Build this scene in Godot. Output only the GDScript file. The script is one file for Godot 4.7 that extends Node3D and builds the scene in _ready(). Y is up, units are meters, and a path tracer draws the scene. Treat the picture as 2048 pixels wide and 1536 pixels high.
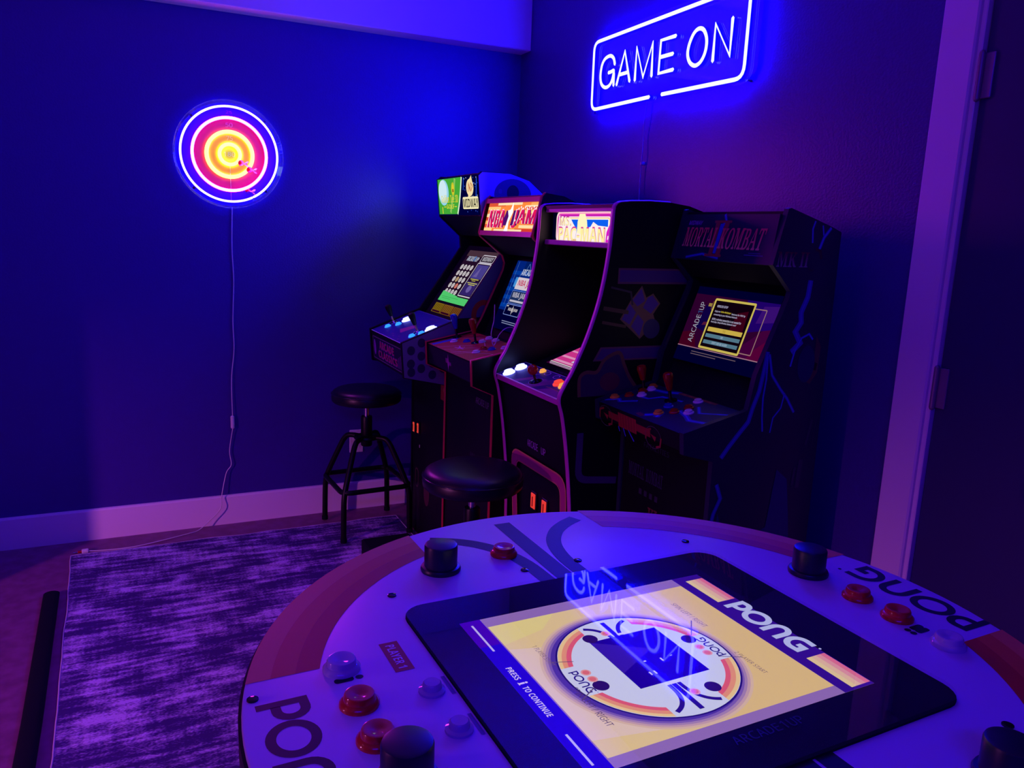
extends Node3D
# A dark games room: four arcade cabinets along the right wall, a round video game table in front, neon on both walls.

var base_of := {}
var taken := {}
var M := {}
var fonts := {}

# ------------------------------------------------------------------ mesh collectors
class Geo:
	var v := PackedVector3Array()
	var n := PackedVector3Array()
	var c := PackedColorArray()
	var uv := PackedVector2Array()
	var col := Color(1, 1, 1)
	func tri(a: Vector3, b: Vector3, d: Vector3, na: Vector3, nb: Vector3, nd: Vector3, ua := Vector2.ZERO, ub := Vector2.ZERO, ud := Vector2.ZERO) -> void:
		if (b - a).cross(d - a).dot(na + nb + nd) > 0.0:
			v.append_array([a, d, b]); n.append_array([na, nd, nb]); uv.append_array([ua, ud, ub])
		else:
			v.append_array([a, b, d]); n.append_array([na, nb, nd]); uv.append_array([ua, ub, ud])
		c.append_array([col, col, col])
	func quad(a: Vector3, b: Vector3, d: Vector3, e: Vector3, nn: Vector3) -> void:
		tri(a, b, d, nn, nn, nn); tri(a, d, e, nn, nn, nn)
	func squad(a: Vector3, b: Vector3, d: Vector3, e: Vector3, na: Vector3, nb: Vector3, nd: Vector3, ne: Vector3) -> void:
		tri(a, b, d, na, nb, nd); tri(a, d, e, na, nd, ne)
	func box(lo: Vector3, hi: Vector3, bev := 0.0, xf := Transform3D.IDENTITY) -> void:
		var m := (lo + hi) / 2.0
		var h := (hi - lo) / 2.0
		bev = minf(bev, minf(h.x, minf(h.y, h.z)) * 0.9)
		for ax in 3:
			var u := (ax + 1) % 3
			var w := (ax + 2) % 3
			for s in [-1.0, 1.0]:
				var nn := Vector3.ZERO; nn[ax] = s
				var p: Array[Vector3] = []
				for k in [[-1, -1], [1, -1], [1, 1], [-1, 1]]:
					var q := Vector3.ZERO
					q[ax] = s * h[ax]; q[u] = k[0] * (h[u] - bev); q[w] = k[1] * (h[w] - bev)
					p.append(xf * (m + q))
				quad(p[0], p[1], p[2], p[3], (xf.basis * nn).normalized())
				if bev > 0.0:
					for t in [-1.0, 1.0]:   # the edge between faces ax=s and u=t
						var e: Array[Vector3] = []
						for k in [[0, -1], [0, 1], [1, 1], [1, -1]]:
							var q := Vector3.ZERO
							q[ax] = s * (h[ax] - (bev if k[0] == 1 else 0.0)); q[u] = t * (h[u] - (0.0 if k[0] == 1 else bev)); q[w] = k[1] * (h[w] - bev)
							e.append(xf * (m + q))
						var en := Vector3.ZERO; en[ax] = s; en[u] = t
						quad(e[0], e[1], e[2], e[3], (xf.basis * en).normalized())
		if bev > 0.0:
			for sx in [-1.0, 1.0]:
				for sy in [-1.0, 1.0]:
					for sz in [-1.0, 1.0]:
						var d := Vector3(sx, sy, sz)
						var a := m + d * (h - Vector3(0, bev, bev)); var b := m + d * (h - Vector3(bev, 0, bev)); var e := m + d * (h - Vector3(bev, bev, 0))
						var nn := (xf.basis * d).normalized()
						tri(xf * a, xf * b, xf * e, nn, nn, nn)
	func prism(poly: PackedVector2Array, xf: Transform3D, depth: float, smooth := true) -> void:
		var idx := Geometry2D.triangulate_polygon(poly)
		var nz := xf.basis.z.normalized()
		for k in range(0, idx.size(), 3):
			var p := [poly[idx[k]], poly[idx[k + 1]], poly[idx[k + 2]]]
			for lv in [0.0, depth]:
				var nn := nz if (lv > 0.0) == (depth > 0.0) else -nz
				tri(xf * Vector3(p[0].x, p[0].y, lv), xf * Vector3(p[1].x, p[1].y, lv), xf * Vector3(p[2].x, p[2].y, lv), nn, nn, nn, p[0], p[1], p[2])
		var turn := 1.0 if Geometry2D.is_polygon_clockwise(poly) else -1.0
		var cnt := poly.size()
		var en := PackedVector2Array()
		for k in cnt:
			var d := (poly[(k + 1) % cnt] - poly[k]).normalized()
			en.append(Vector2(-d.y, d.x) * turn)
		for k in cnt:
			var a := poly[k]; var b := poly[(k + 1) % cnt]
			var n0 := en[k]; var n1 := en[k]
			if smooth and en[k].dot(en[(k + cnt - 1) % cnt]) > 0.75: n0 = (en[k] + en[(k + cnt - 1) % cnt]).normalized()
			if smooth and en[k].dot(en[(k + 1) % cnt]) > 0.75: n1 = (en[k] + en[(k + 1) % cnt]).normalized()
			var m0 := (xf.basis * Vector3(n0.x, n0.y, 0)).normalized(); var m1 := (xf.basis * Vector3(n1.x, n1.y, 0)).normalized()
			squad(xf * Vector3(a.x, a.y, 0), xf * Vector3(b.x, b.y, 0), xf * Vector3(b.x, b.y, depth), xf * Vector3(a.x, a.y, depth), m0, m1, m1, m0)
	func tube(path: PackedVector3Array, r: float, sides := 10, closed := false, caps := true, ry := 0.0, up0 := Vector3.ZERO) -> void:
		var cnt := path.size()
		var rb := ry if ry > 0.0 else r
		var rings := []
		var nrm := []
		var prev := Vector3.ZERO
		for k in cnt:
			var t: Vector3
			if closed: t = (path[(k + 1) % cnt] - path[(k + cnt - 1) % cnt]).normalized()
			elif k == 0: t = (path[1] - path[0]).normalized()
			elif k == cnt - 1: t = (path[k] - path[k - 1]).normalized()
			else: t = ((path[k + 1] - path[k]).normalized() + (path[k] - path[k - 1]).normalized()).normalized()
			var a := up0 if up0 != Vector3.ZERO else prev
			if a == Vector3.ZERO: a = Vector3.UP if absf(t.y) < 0.9 else Vector3.RIGHT
			a = (a - t * a.dot(t)).normalized()
			prev = a
			var b := t.cross(a)
			var ring := PackedVector3Array(); var rn := PackedVector3Array()
			for j in sides:
				var an := TAU * j / sides
				ring.append(path[k] + a * cos(an) * r + b * sin(an) * rb)
				rn.append((a * cos(an) / r + b * sin(an) / rb).normalized())
			rings.append(ring); nrm.append(rn)
		for k in (cnt if closed else cnt - 1):
			var k2 := (k + 1) % cnt
			for j in sides:
				var j2 := (j + 1) % sides
				squad(rings[k][j], rings[k][j2], rings[k2][j2], rings[k2][j], nrm[k][j], nrm[k][j2], nrm[k2][j2], nrm[k2][j])
		if caps and not closed:
			for e in [0, cnt - 1]:
				var t := (path[0] - path[1]).normalized() if e == 0 else (path[e] - path[e - 1]).normalized()
				var tip := path[e] + t * minf(r, rb)
				for j in sides:
					var j2 := (j + 1) % sides
					var a: Vector3 = rings[e][j]; var b: Vector3 = rings[e][j2]
					var a2 := path[e] + (a - path[e]) * 0.7 + t * minf(r, rb) * 0.7; var b2 := path[e] + (b - path[e]) * 0.7 + t * minf(r, rb) * 0.7
					var na: Vector3 = nrm[e][j]; var nb: Vector3 = nrm[e][j2]
					squad(a, b, b2, a2, na, nb, (nb + t).normalized(), (na + t).normalized())
					tri(a2, b2, tip, (na + t).normalized(), (nb + t).normalized(), t)
	func half_tube(path: PackedVector3Array, r: float, face: Vector3, front: bool, closed := false, sides := 10) -> void:
		# the room side (front) or the wall side of a flexible neon strip
		var cnt := path.size()
		var rings := []
		var nrm := []
		for k in cnt:
			var t: Vector3
			if closed: t = (path[(k + 1) % cnt] - path[(k + cnt - 1) % cnt]).normalized()
			elif k == 0: t = (path[1] - path[0]).normalized()
			elif k == cnt - 1: t = (path[k] - path[k - 1]).normalized()
			else: t = ((path[k + 1] - path[k]).normalized() + (path[k] - path[k - 1]).normalized()).normalized()
			var b := t.cross(face).normalized()
			var ring := PackedVector3Array(); var rn := PackedVector3Array()
			if front:
				for j in sides + 1:
					var an := PI * j / sides - PI / 2.0
					ring.append(path[k] + face * cos(an) * r * 0.5 + b * sin(an) * r); rn.append((face * cos(an) * 2.0 + b * sin(an)).normalized())
			else:
				for q in [[0.0, -1.0, 0.0, -1.0], [-1.4, -1.0, 0.0, -1.0], [-1.4, -1.0, -1.0, 0.0], [-1.4, 1.0, -1.0, 0.0], [-1.4, 1.0, 0.0, 1.0], [0.0, 1.0, 0.0, 1.0]]:
					ring.append(path[k] + face * q[0] * r + b * q[1] * r); rn.append(face * q[2] + b * q[3])
			rings.append(ring); nrm.append(rn)
		var step_j := 1 if front else 2
		for k in (cnt if closed else cnt - 1):
			var k2 := (k + 1) % cnt
			for j in range(0, rings[0].size() - 1, step_j):
				squad(rings[k][j], rings[k][j + 1], rings[k2][j + 1], rings[k2][j], nrm[k][j], nrm[k][j + 1], nrm[k2][j + 1], nrm[k2][j])
		if not closed:
			for e in [0, cnt - 1]:
				var t := (path[0] - path[1]).normalized() if e == 0 else (path[e] - path[e - 1]).normalized()
				for j in range(0, rings[e].size() - 1):
					if front:
						var a: Vector3 = rings[e][j]; var b2: Vector3 = rings[e][j + 1]
						var tip := path[e] + t * r
						tri(a, b2, tip, nrm[e][j], nrm[e][j + 1], t)
					else: tri(rings[e][j], rings[e][j + 1], path[e], t, t, t)
	func lathe(prof: PackedVector2Array, xf: Transform3D, segs := 32) -> void:
		var cnt := prof.size()
		var en := PackedVector2Array()
		for k in cnt - 1:
			var d := (prof[k + 1] - prof[k]).normalized()
			en.append(Vector2(d.y, -d.x))
		# profile goes from bottom to top: outward normal is to the right of travel
		for k in cnt - 1:
			var n0 := en[k]; var n1 := en[k]
			if k > 0 and en[k].dot(en[k - 1]) > 0.7: n0 = (en[k] + en[k - 1]).normalized()
			if k < cnt - 2 and en[k].dot(en[k + 1]) > 0.7: n1 = (en[k] + en[k + 1]).normalized()
			for j in segs:
				var a0 := TAU * j / segs; var a1 := TAU * (j + 1) / segs
				var d0 := Vector3(cos(a0), 0, sin(a0)); var d1 := Vector3(cos(a1), 0, sin(a1))
				var p := [d0 * prof[k].x + Vector3.UP * prof[k].y, d1 * prof[k].x + Vector3.UP * prof[k].y, d1 * prof[k + 1].x + Vector3.UP * prof[k + 1].y, d0 * prof[k + 1].x + Vector3.UP * prof[k + 1].y]
				var q := [d0 * n0.x + Vector3.UP * n0.y, d1 * n0.x + Vector3.UP * n0.y, d1 * n1.x + Vector3.UP * n1.y, d0 * n1.x + Vector3.UP * n1.y]
				squad(xf * p[0], xf * p[1], xf * p[2], xf * p[3], xf.basis * q[0], xf.basis * q[1], xf.basis * q[2], xf.basis * q[3])
	func mesh() -> ArrayMesh:
		var a := []
		a.resize(Mesh.ARRAY_MAX)
		a[Mesh.ARRAY_VERTEX] = v; a[Mesh.ARRAY_NORMAL] = n; a[Mesh.ARRAY_COLOR] = c; a[Mesh.ARRAY_TEX_UV] = uv
		var m := ArrayMesh.new()
		m.add_surface_from_arrays(Mesh.PRIMITIVE_TRIANGLES, a)
		return m

# flat print in the plane of a frame (x right, y up, z off the surface), each shape a hair above the one before
class Art extends Geo:
	var xf := Transform3D.IDENTITY
	var z := 0.0003
	var gain := 1.0
	var host
	func ink(hex: String, k := 1.0) -> void:
		var q := Color(hex).srgb_to_linear()
		col = Color(q.r * gain * k, q.g * gain * k, q.b * gain * k)
	func p3(p: Vector2) -> Vector3: return xf * Vector3(p.x, p.y, z)
	var cuts := PackedInt32Array([0])
	func step() -> void:
		z += 0.00003
		cuts.append(v.size())
	func clusters() -> Array:   # shapes whose boxes touch belong together
		var boxes := []
		var inv := xf.affine_inverse()
		for k in cuts.size() - 1:
			var r := Rect2()
			for i in range(cuts[k], cuts[k + 1]):
				var q := inv * v[i]
				r = Rect2(q.x, q.y, 0, 0) if i == cuts[k] else r.expand(Vector2(q.x, q.y))
			boxes.append(r.grow(0.0005))
		var own := range(boxes.size())
		var moved := true
		while moved:
			moved = false
			for i in boxes.size():
				for j in i:
					if own[i] != own[j] and boxes[i].intersects(boxes[j]):
						var m := mini(own[i], own[j])
						own[i] = m; own[j] = m
						moved = true
		var o := {}
		for k in boxes.size():
			if cuts[k] == cuts[k + 1]: continue
			if not o.has(own[k]): o[own[k]] = Geo.new()
			var g: Geo = o[own[k]]
			g.v.append_array(v.slice(cuts[k], cuts[k + 1])); g.n.append_array(n.slice(cuts[k], cuts[k + 1])); g.c.append_array(c.slice(cuts[k], cuts[k + 1])); g.uv.append_array(uv.slice(cuts[k], cuts[k + 1]))
		return o.values()
	func poly(pts: PackedVector2Array) -> void:
		var idx := Geometry2D.triangulate_polygon(pts)
		var nn := xf.basis.z.normalized()
		for k in range(0, idx.size(), 3): tri(p3(pts[idx[k]]), p3(pts[idx[k + 1]]), p3(pts[idx[k + 2]]), nn, nn, nn)
		step()
	func rect(x0: float, y0: float, x1: float, y1: float) -> void:
		poly(PackedVector2Array([Vector2(x0, y0), Vector2(x1, y0), Vector2(x1, y1), Vector2(x0, y1)]))
	func rrect(x0: float, y0: float, x1: float, y1: float, r: float) -> void:
		poly(rr(x0, y0, x1, y1, r))
	static func rr(x0: float, y0: float, x1: float, y1: float, r: float, k := 6) -> PackedVector2Array:
		var o := PackedVector2Array()
		for q in [[x1 - r, y1 - r, 0.0], [x0 + r, y1 - r, 90.0], [x0 + r, y0 + r, 180.0], [x1 - r, y0 + r, 270.0]]:
			for i in k + 1:
				var a := deg_to_rad(q[2] + 90.0 * i / k)
				o.append(Vector2(q[0] + cos(a) * r, q[1] + sin(a) * r))
		return o
	func ell(cx: float, cy: float, rx: float, ry: float, seg := 28) -> void:
		var o := PackedVector2Array()
		for i in seg: o.append(Vector2(cx + cos(TAU * i / seg) * rx, cy + sin(TAU * i / seg) * ry))
		poly(o)
	func line(pts: PackedVector2Array, w: float, closed := false) -> void:
		var cnt := pts.size()
		var nn := xf.basis.z.normalized()
		var l := PackedVector2Array(); var r := PackedVector2Array()
		for k in cnt:
			var d0 := (pts[k] - pts[(k + cnt - 1) % cnt]).normalized() if (k > 0 or closed) else (pts[1] - pts[0]).normalized()
			var d1 := (pts[(k + 1) % cnt] - pts[k]).normalized() if (k < cnt - 1 or closed) else d0
			var m := Vector2(-d0.y, d0.x) + Vector2(-d1.y, d1.x)
			m = m.normalized() if m.length() > 0.01 else Vector2(-d1.y, d1.x)
			var s := w / 2.0 / maxf(0.35, m.dot(Vector2(-d1.y, d1.x)))
			l.append(pts[k] + m * s); r.append(pts[k] - m * s)
		for k in (cnt if closed else cnt - 1):
			var k2 := (k + 1) % cnt
			quad(p3(l[k]), p3(r[k]), p3(r[k2]), p3(l[k2]), nn)
		step()
	func outline(x0: float, y0: float, x1: float, y1: float, r: float, w: float) -> void:
		line(rr(x0, y0, x1, y1, r), w, true)
	func fade(s: String, font: String, x0: float, y0: float, x1: float, y1: float, shear: float, top: String, low: String, share: float) -> void:
		ink(top)
		var from := v.size()
		var a := col
		text(s, font, x0, y0, x1, y1, shear)
		ink(low)
		var inv := xf.affine_inverse()
		for i in range(from, v.size()):
			c[i] = a.lerp(col, clampf(1.0 - ((inv * v[i]).y - y0) / (y1 - y0) / share, 0.0, 1.0))
	func text(s: String, font: String, x0: float, y0: float, x1: float, y1: float, shear := 0.0) -> void:
		var t := TextMesh.new()
		t.font = host.font(font); t.text = s; t.font_size = 64; t.pixel_size = 0.01; t.depth = 0.0; t.curve_step = 2.0
		var b := t.get_aabb()
		var arr := t.surface_get_arrays(0)
		var vv: PackedVector3Array = arr[Mesh.ARRAY_VERTEX]
		var ii = arr[Mesh.ARRAY_INDEX]
		if ii == null or ii.size() == 0: ii = PackedInt32Array(range(vv.size()))
		if vv.size() == 0: return
		var nn := xf.basis.z.normalized()
		var lo := Vector2(1e9, 1e9); var hi := -lo
		for q in vv: lo = lo.min(Vector2(q.x, q.y)); hi = hi.max(Vector2(q.x, q.y))
		var f := func(q: Vector3) -> Vector3:
			var fx := (q.x - lo.x) / (hi.x - lo.x); var fy := (q.y - lo.y) / (hi.y - lo.y)
			return p3(Vector2(lerpf(x0, x1, fx) + shear * fy * (y1 - y0), lerpf(y0, y1, fy)))
		for k in range(0, ii.size(), 3): tri(f.call(vv[ii[k]]), f.call(vv[ii[k + 1]]), f.call(vv[ii[k + 2]]), nn, nn, nn)
		step()

func font(kind: String) -> Font:
	if not fonts.has(kind):
		var f := SystemFont.new()
		f.font_names = PackedStringArray([{"s": "Droid Sans", "b": "Droid Sans", "m": "Droid Sans Mono", "f": "Droid Serif", "g": "Droid Serif"}[kind]])
		if kind in ["b", "g"]: f.font_weight = 700
		fonts[kind] = f
	return fonts[kind]

# ------------------------------------------------------------------ naming and grouping
func numbered(called: String) -> String:
	if not taken.has(called):
		taken[called] = 0
		return called
	taken[called] += 1
	return "%s_%03d" % [called, taken[called]]

func thing(called: String, label: String, category: String, at: Vector3, group := "") -> Node3D:
	var o := Node3D.new()
	o.name = numbered(called)
	add_child(o, true)
	o.position = at
	base_of[o] = at
	o.set_meta("label", label); o.set_meta("category", category)
	if group: o.set_meta("group", group)
	return o

func part(parent: Node3D, called: String, g: Geo, m: Material) -> MeshInstance3D:
	if g is Art and m == M.print and g.cuts.size() > 2:
		var last: MeshInstance3D
		for q in g.clusters(): last = part(parent, called, q, m)
		return last
	var o := MeshInstance3D.new()
	var b: Vector3 = base_of[parent]
	for i in g.v.size(): g.v[i] -= b
	o.name = called
	o.mesh = g.mesh()
	o.material_override = m
	parent.add_child(o, true)
	base_of[o] = b
	return o

func structure(called: String, g: Geo, m: Material, label: String) -> MeshInstance3D:
	var o := MeshInstance3D.new()
	o.name = called
	o.mesh = g.mesh()
	o.material_override = m
	add_child(o, true)
	base_of[o] = Vector3.ZERO
	o.set_meta("kind", "structure"); o.set_meta("label", label)
	return o

func art(origin: Vector3, right: Vector3, up: Vector3, gain := 1.0) -> Art:
	var a := Art.new()
	a.host = self
	var r := right.normalized(); var u := (up - r * up.dot(r)).normalized()
	a.xf = Transform3D(Basis(r, u, r.cross(u)), origin)
	a.gain = gain
	return a

func geo() -> Geo: return Geo.new()

func bx(lo: Vector3, hi: Vector3, bev := 0.0) -> Geo:
	var g := Geo.new(); g.box(lo, hi, bev); return g

func mat(called: String, hex: String, rough := 0.6, metal := 0.0, spec := 0.5) -> StandardMaterial3D:
	var m := StandardMaterial3D.new()
	m.resource_name = called
	m.albedo_color = Color(hex); m.roughness = rough; m.metallic = metal; m.metallic_specular = spec
	return m

func glow(called: String, lin: Color, energy: float) -> StandardMaterial3D:
	var m := mat(called, "303034", 0.5)
	m.emission_enabled = true
	m.emission = lin.linear_to_srgb()
	m.emission_energy_multiplier = energy
	return m

func area(parent: Node3D, at: Vector3, facing: Vector3, size: Vector2, lin: Color, energy: float) -> void:
	var l := AreaLight3D.new()
	l.name = "glow_light"
	l.area_size = size
	l.light_color = lin.linear_to_srgb(); l.light_energy = energy
	l.shadow_enabled = true
	l.set("area_range", 12.0); l.set("area_attenuation", 2.0)
	parent.add_child(l, true)
	var up := Vector3.UP if absf(facing.y) < 0.9 else Vector3.RIGHT
	l.basis = Basis.looking_at(facing, up)
	l.position = at - base_of[parent]

func spline(pts: Array, steps := 8, closed := false) -> PackedVector3Array:
	var o := PackedVector3Array()
	var cnt := pts.size()
	for k in (cnt if closed else cnt - 1):
		var p0: Vector3 = pts[(k - 1 + cnt) % cnt] if (k > 0 or closed) else pts[0]
		var p1: Vector3 = pts[k]; var p2: Vector3 = pts[(k + 1) % cnt]
		var p3: Vector3 = pts[(k + 2) % cnt] if (k < cnt - 2 or closed) else pts[cnt - 1]
		for i in steps: o.append(p1.cubic_interpolate(p2, p0, p3, float(i) / steps))
	if not closed: o.append(pts[cnt - 1])
	return o

func spline2(pts: Array, steps := 6) -> PackedVector2Array:
	var q := []
	for p in pts: q.append(Vector3(p.x, p.y, 0))
	var o := PackedVector2Array()
	for p in spline(q, steps): o.append(Vector2(p.x, p.y))
	return o

func v2(a: Array) -> PackedVector2Array:
	var o := PackedVector2Array()
	for k in range(0, a.size(), 2): o.append(Vector2(a[k], a[k + 1]))
	return o

func rounded(path: PackedVector2Array, r: Dictionary) -> PackedVector2Array:   # rounds the corners named in r
	var o := PackedVector2Array()
	var cnt := path.size()
	for k in cnt:
		if not r.has(k):
			o.append(path[k]); continue
		var a: Vector2 = path[k] + (path[(k + cnt - 1) % cnt] - path[k]).normalized() * r[k]
		var b: Vector2 = path[k] + (path[(k + 1) % cnt] - path[k]).normalized() * r[k]
		for i in 6:
			var t := i / 5.0
			o.append(a.lerp(path[k], t).lerp(path[k].lerp(b, t), t))
	return o

# ------------------------------------------------------------------ the room
func _ready() -> void:
	camera_and_light()
	materials()
	room()
	game_table()
	golf_cabinet()
	basketball_cabinet()
	maze_cabinet()
	fighting_cabinet()
	stools()
	neon_sign()
	neon_target()
	small_things()

func camera_and_light() -> void:
	var cam := Camera3D.new()
	cam.name = "camera"
	add_child(cam)
	cam.fov = rad_to_deg(2.0 * atan(768.0 / 1554.6))
	var yaw := 0.45; var pitch := 0.1933; var roll := -0.0375
	var f := Vector3(sin(yaw) * cos(pitch), -sin(pitch), -cos(yaw) * cos(pitch))
	var r := Vector3(cos(yaw), 0, sin(yaw))
	var d := f.cross(r)
	var r2 := r * cos(roll) + d * sin(roll); var d2 := d * cos(roll) - r * sin(roll)
	cam.transform = Transform3D(Basis(r2, -d2, -f), Vector3(0, 1.4, 0))
	cam.current = true
	var w := WorldEnvironment.new()
	w.name = "surroundings"
	var e := Environment.new()
	e.background_mode = Environment.BG_COLOR
	e.background_color = Color(0, 0, 0)
	e.tonemap_mode = Environment.TONE_MAPPER_LINEAR
	e.tonemap_exposure = 1.0
	e.sdfgi_enabled = true; e.ssao_enabled = true; e.ssil_enabled = true
	w.environment = e
	add_child(w)

const SIGN_AREA := 0.15
const SIGN_TUBE := 175.0
const SIGN_BACK := 85.0
const TARGET_AREA := 0.45
const LAMP := 4.6
const FILL := 3.0

func materials() -> void:
	# navy satin wall paint with a faint roller texture
	var nz := FastNoiseLite.new(); nz.seed = 3; nz.frequency = 0.03; nz.fractal_octaves = 4
	var nt := NoiseTexture2D.new(); nt.width = 512; nt.height = 512; nt.seamless = true; nt.noise = nz
	var wall := mat("navy satin paint", "381888", 0.42)
	wall.heightmap_enabled = true; wall.heightmap_texture = nt; wall.heightmap_scale = 0.05
	wall.uv1_triplanar = true; wall.uv1_world_triplanar = true; wall.uv1_scale = Vector3(6, 6, 6)
	M.wall = wall
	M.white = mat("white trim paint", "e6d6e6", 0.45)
	M.ceiling = mat("white ceiling paint", "dcd8dc", 0.8)
	M.door = mat("navy door paint", "28205c", 0.45)
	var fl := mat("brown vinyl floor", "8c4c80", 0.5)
	var fz := FastNoiseLite.new(); fz.seed = 9; fz.frequency = 0.02; fz.fractal_octaves = 5
	var ft := NoiseTexture2D.new(); ft.width = 512; ft.height = 512; ft.seamless = true; ft.noise = fz
	var gr := Gradient.new(); gr.set_color(0, Color("cfc4c4")); gr.set_color(1, Color("ffffff")); ft.color_ramp = gr
	fl.albedo_texture = ft; fl.uv1_triplanar = true; fl.uv1_world_triplanar = true; fl.uv1_scale = Vector3(1.5, 1.5, 1.5)
	M.floor = fl
	M.black = mat("black laminate", "0a0912", 0.5, 0.0, 0.32)
	M.matte = mat("black matte board", "08081a", 0.85, 0.0, 0.3)
	M.vinyl = mat("black vinyl", "0a0a18", 0.36)
	M.gloss = mat("black gloss plastic", "0b0a0e", 0.12)
	M.steel = mat("black steel", "08070c", 0.4, 0.2, 0.4)
	M.chrome = mat("chrome", "c8c8cc", 0.15, 1.0)
	M.tabletop = mat("white laminate", "d0bee6", 0.36)
	var pr := mat("printed film", "ffffff", 0.5)
	pr.vertex_color_use_as_albedo = true
	M.print = pr
	var lit := StandardMaterial3D.new()
	lit.resource_name = "lit picture"
	lit.shading_mode = BaseMaterial3D.SHADING_MODE_UNSHADED
	lit.vertex_color_use_as_albedo = true
	M.lit = lit
	var glass := mat("clear glass", "ffffff", 0.02)
	glass.transparency = BaseMaterial3D.TRANSPARENCY_ALPHA
	glass.albedo_color = Color(1, 1, 1, 0.004)
	M.glass = glass
	M.red_plastic = mat("red plastic", "d41c08", 0.12); M.red_plastic.clearcoat_enabled = true; M.red_plastic.clearcoat = 0.6
	M.clear_plastic = mat("frosted clear plastic", "b9b4c8", 0.1)
	M.blue_plastic = mat("blue plastic", "1420b0", 0.15)
	M.white_plastic = mat("white plastic", "d8d4dc", 0.35)
	M.yellow_plastic = mat("yellow plastic", "e0b030", 0.25)
	M.ball_red = mat("red ball knob", "a01010", 0.15)
	M.trim_pink = mat("pink edge moulding", "c83cb4", 0.35)
	M.trim_red = mat("red edge moulding", "c02040", 0.35)
	M.bar_pink = mat("pink retainer", "a8309c", 0.4)
	M.cord_white = mat("white cord", "d6d0da", 0.4)

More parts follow.
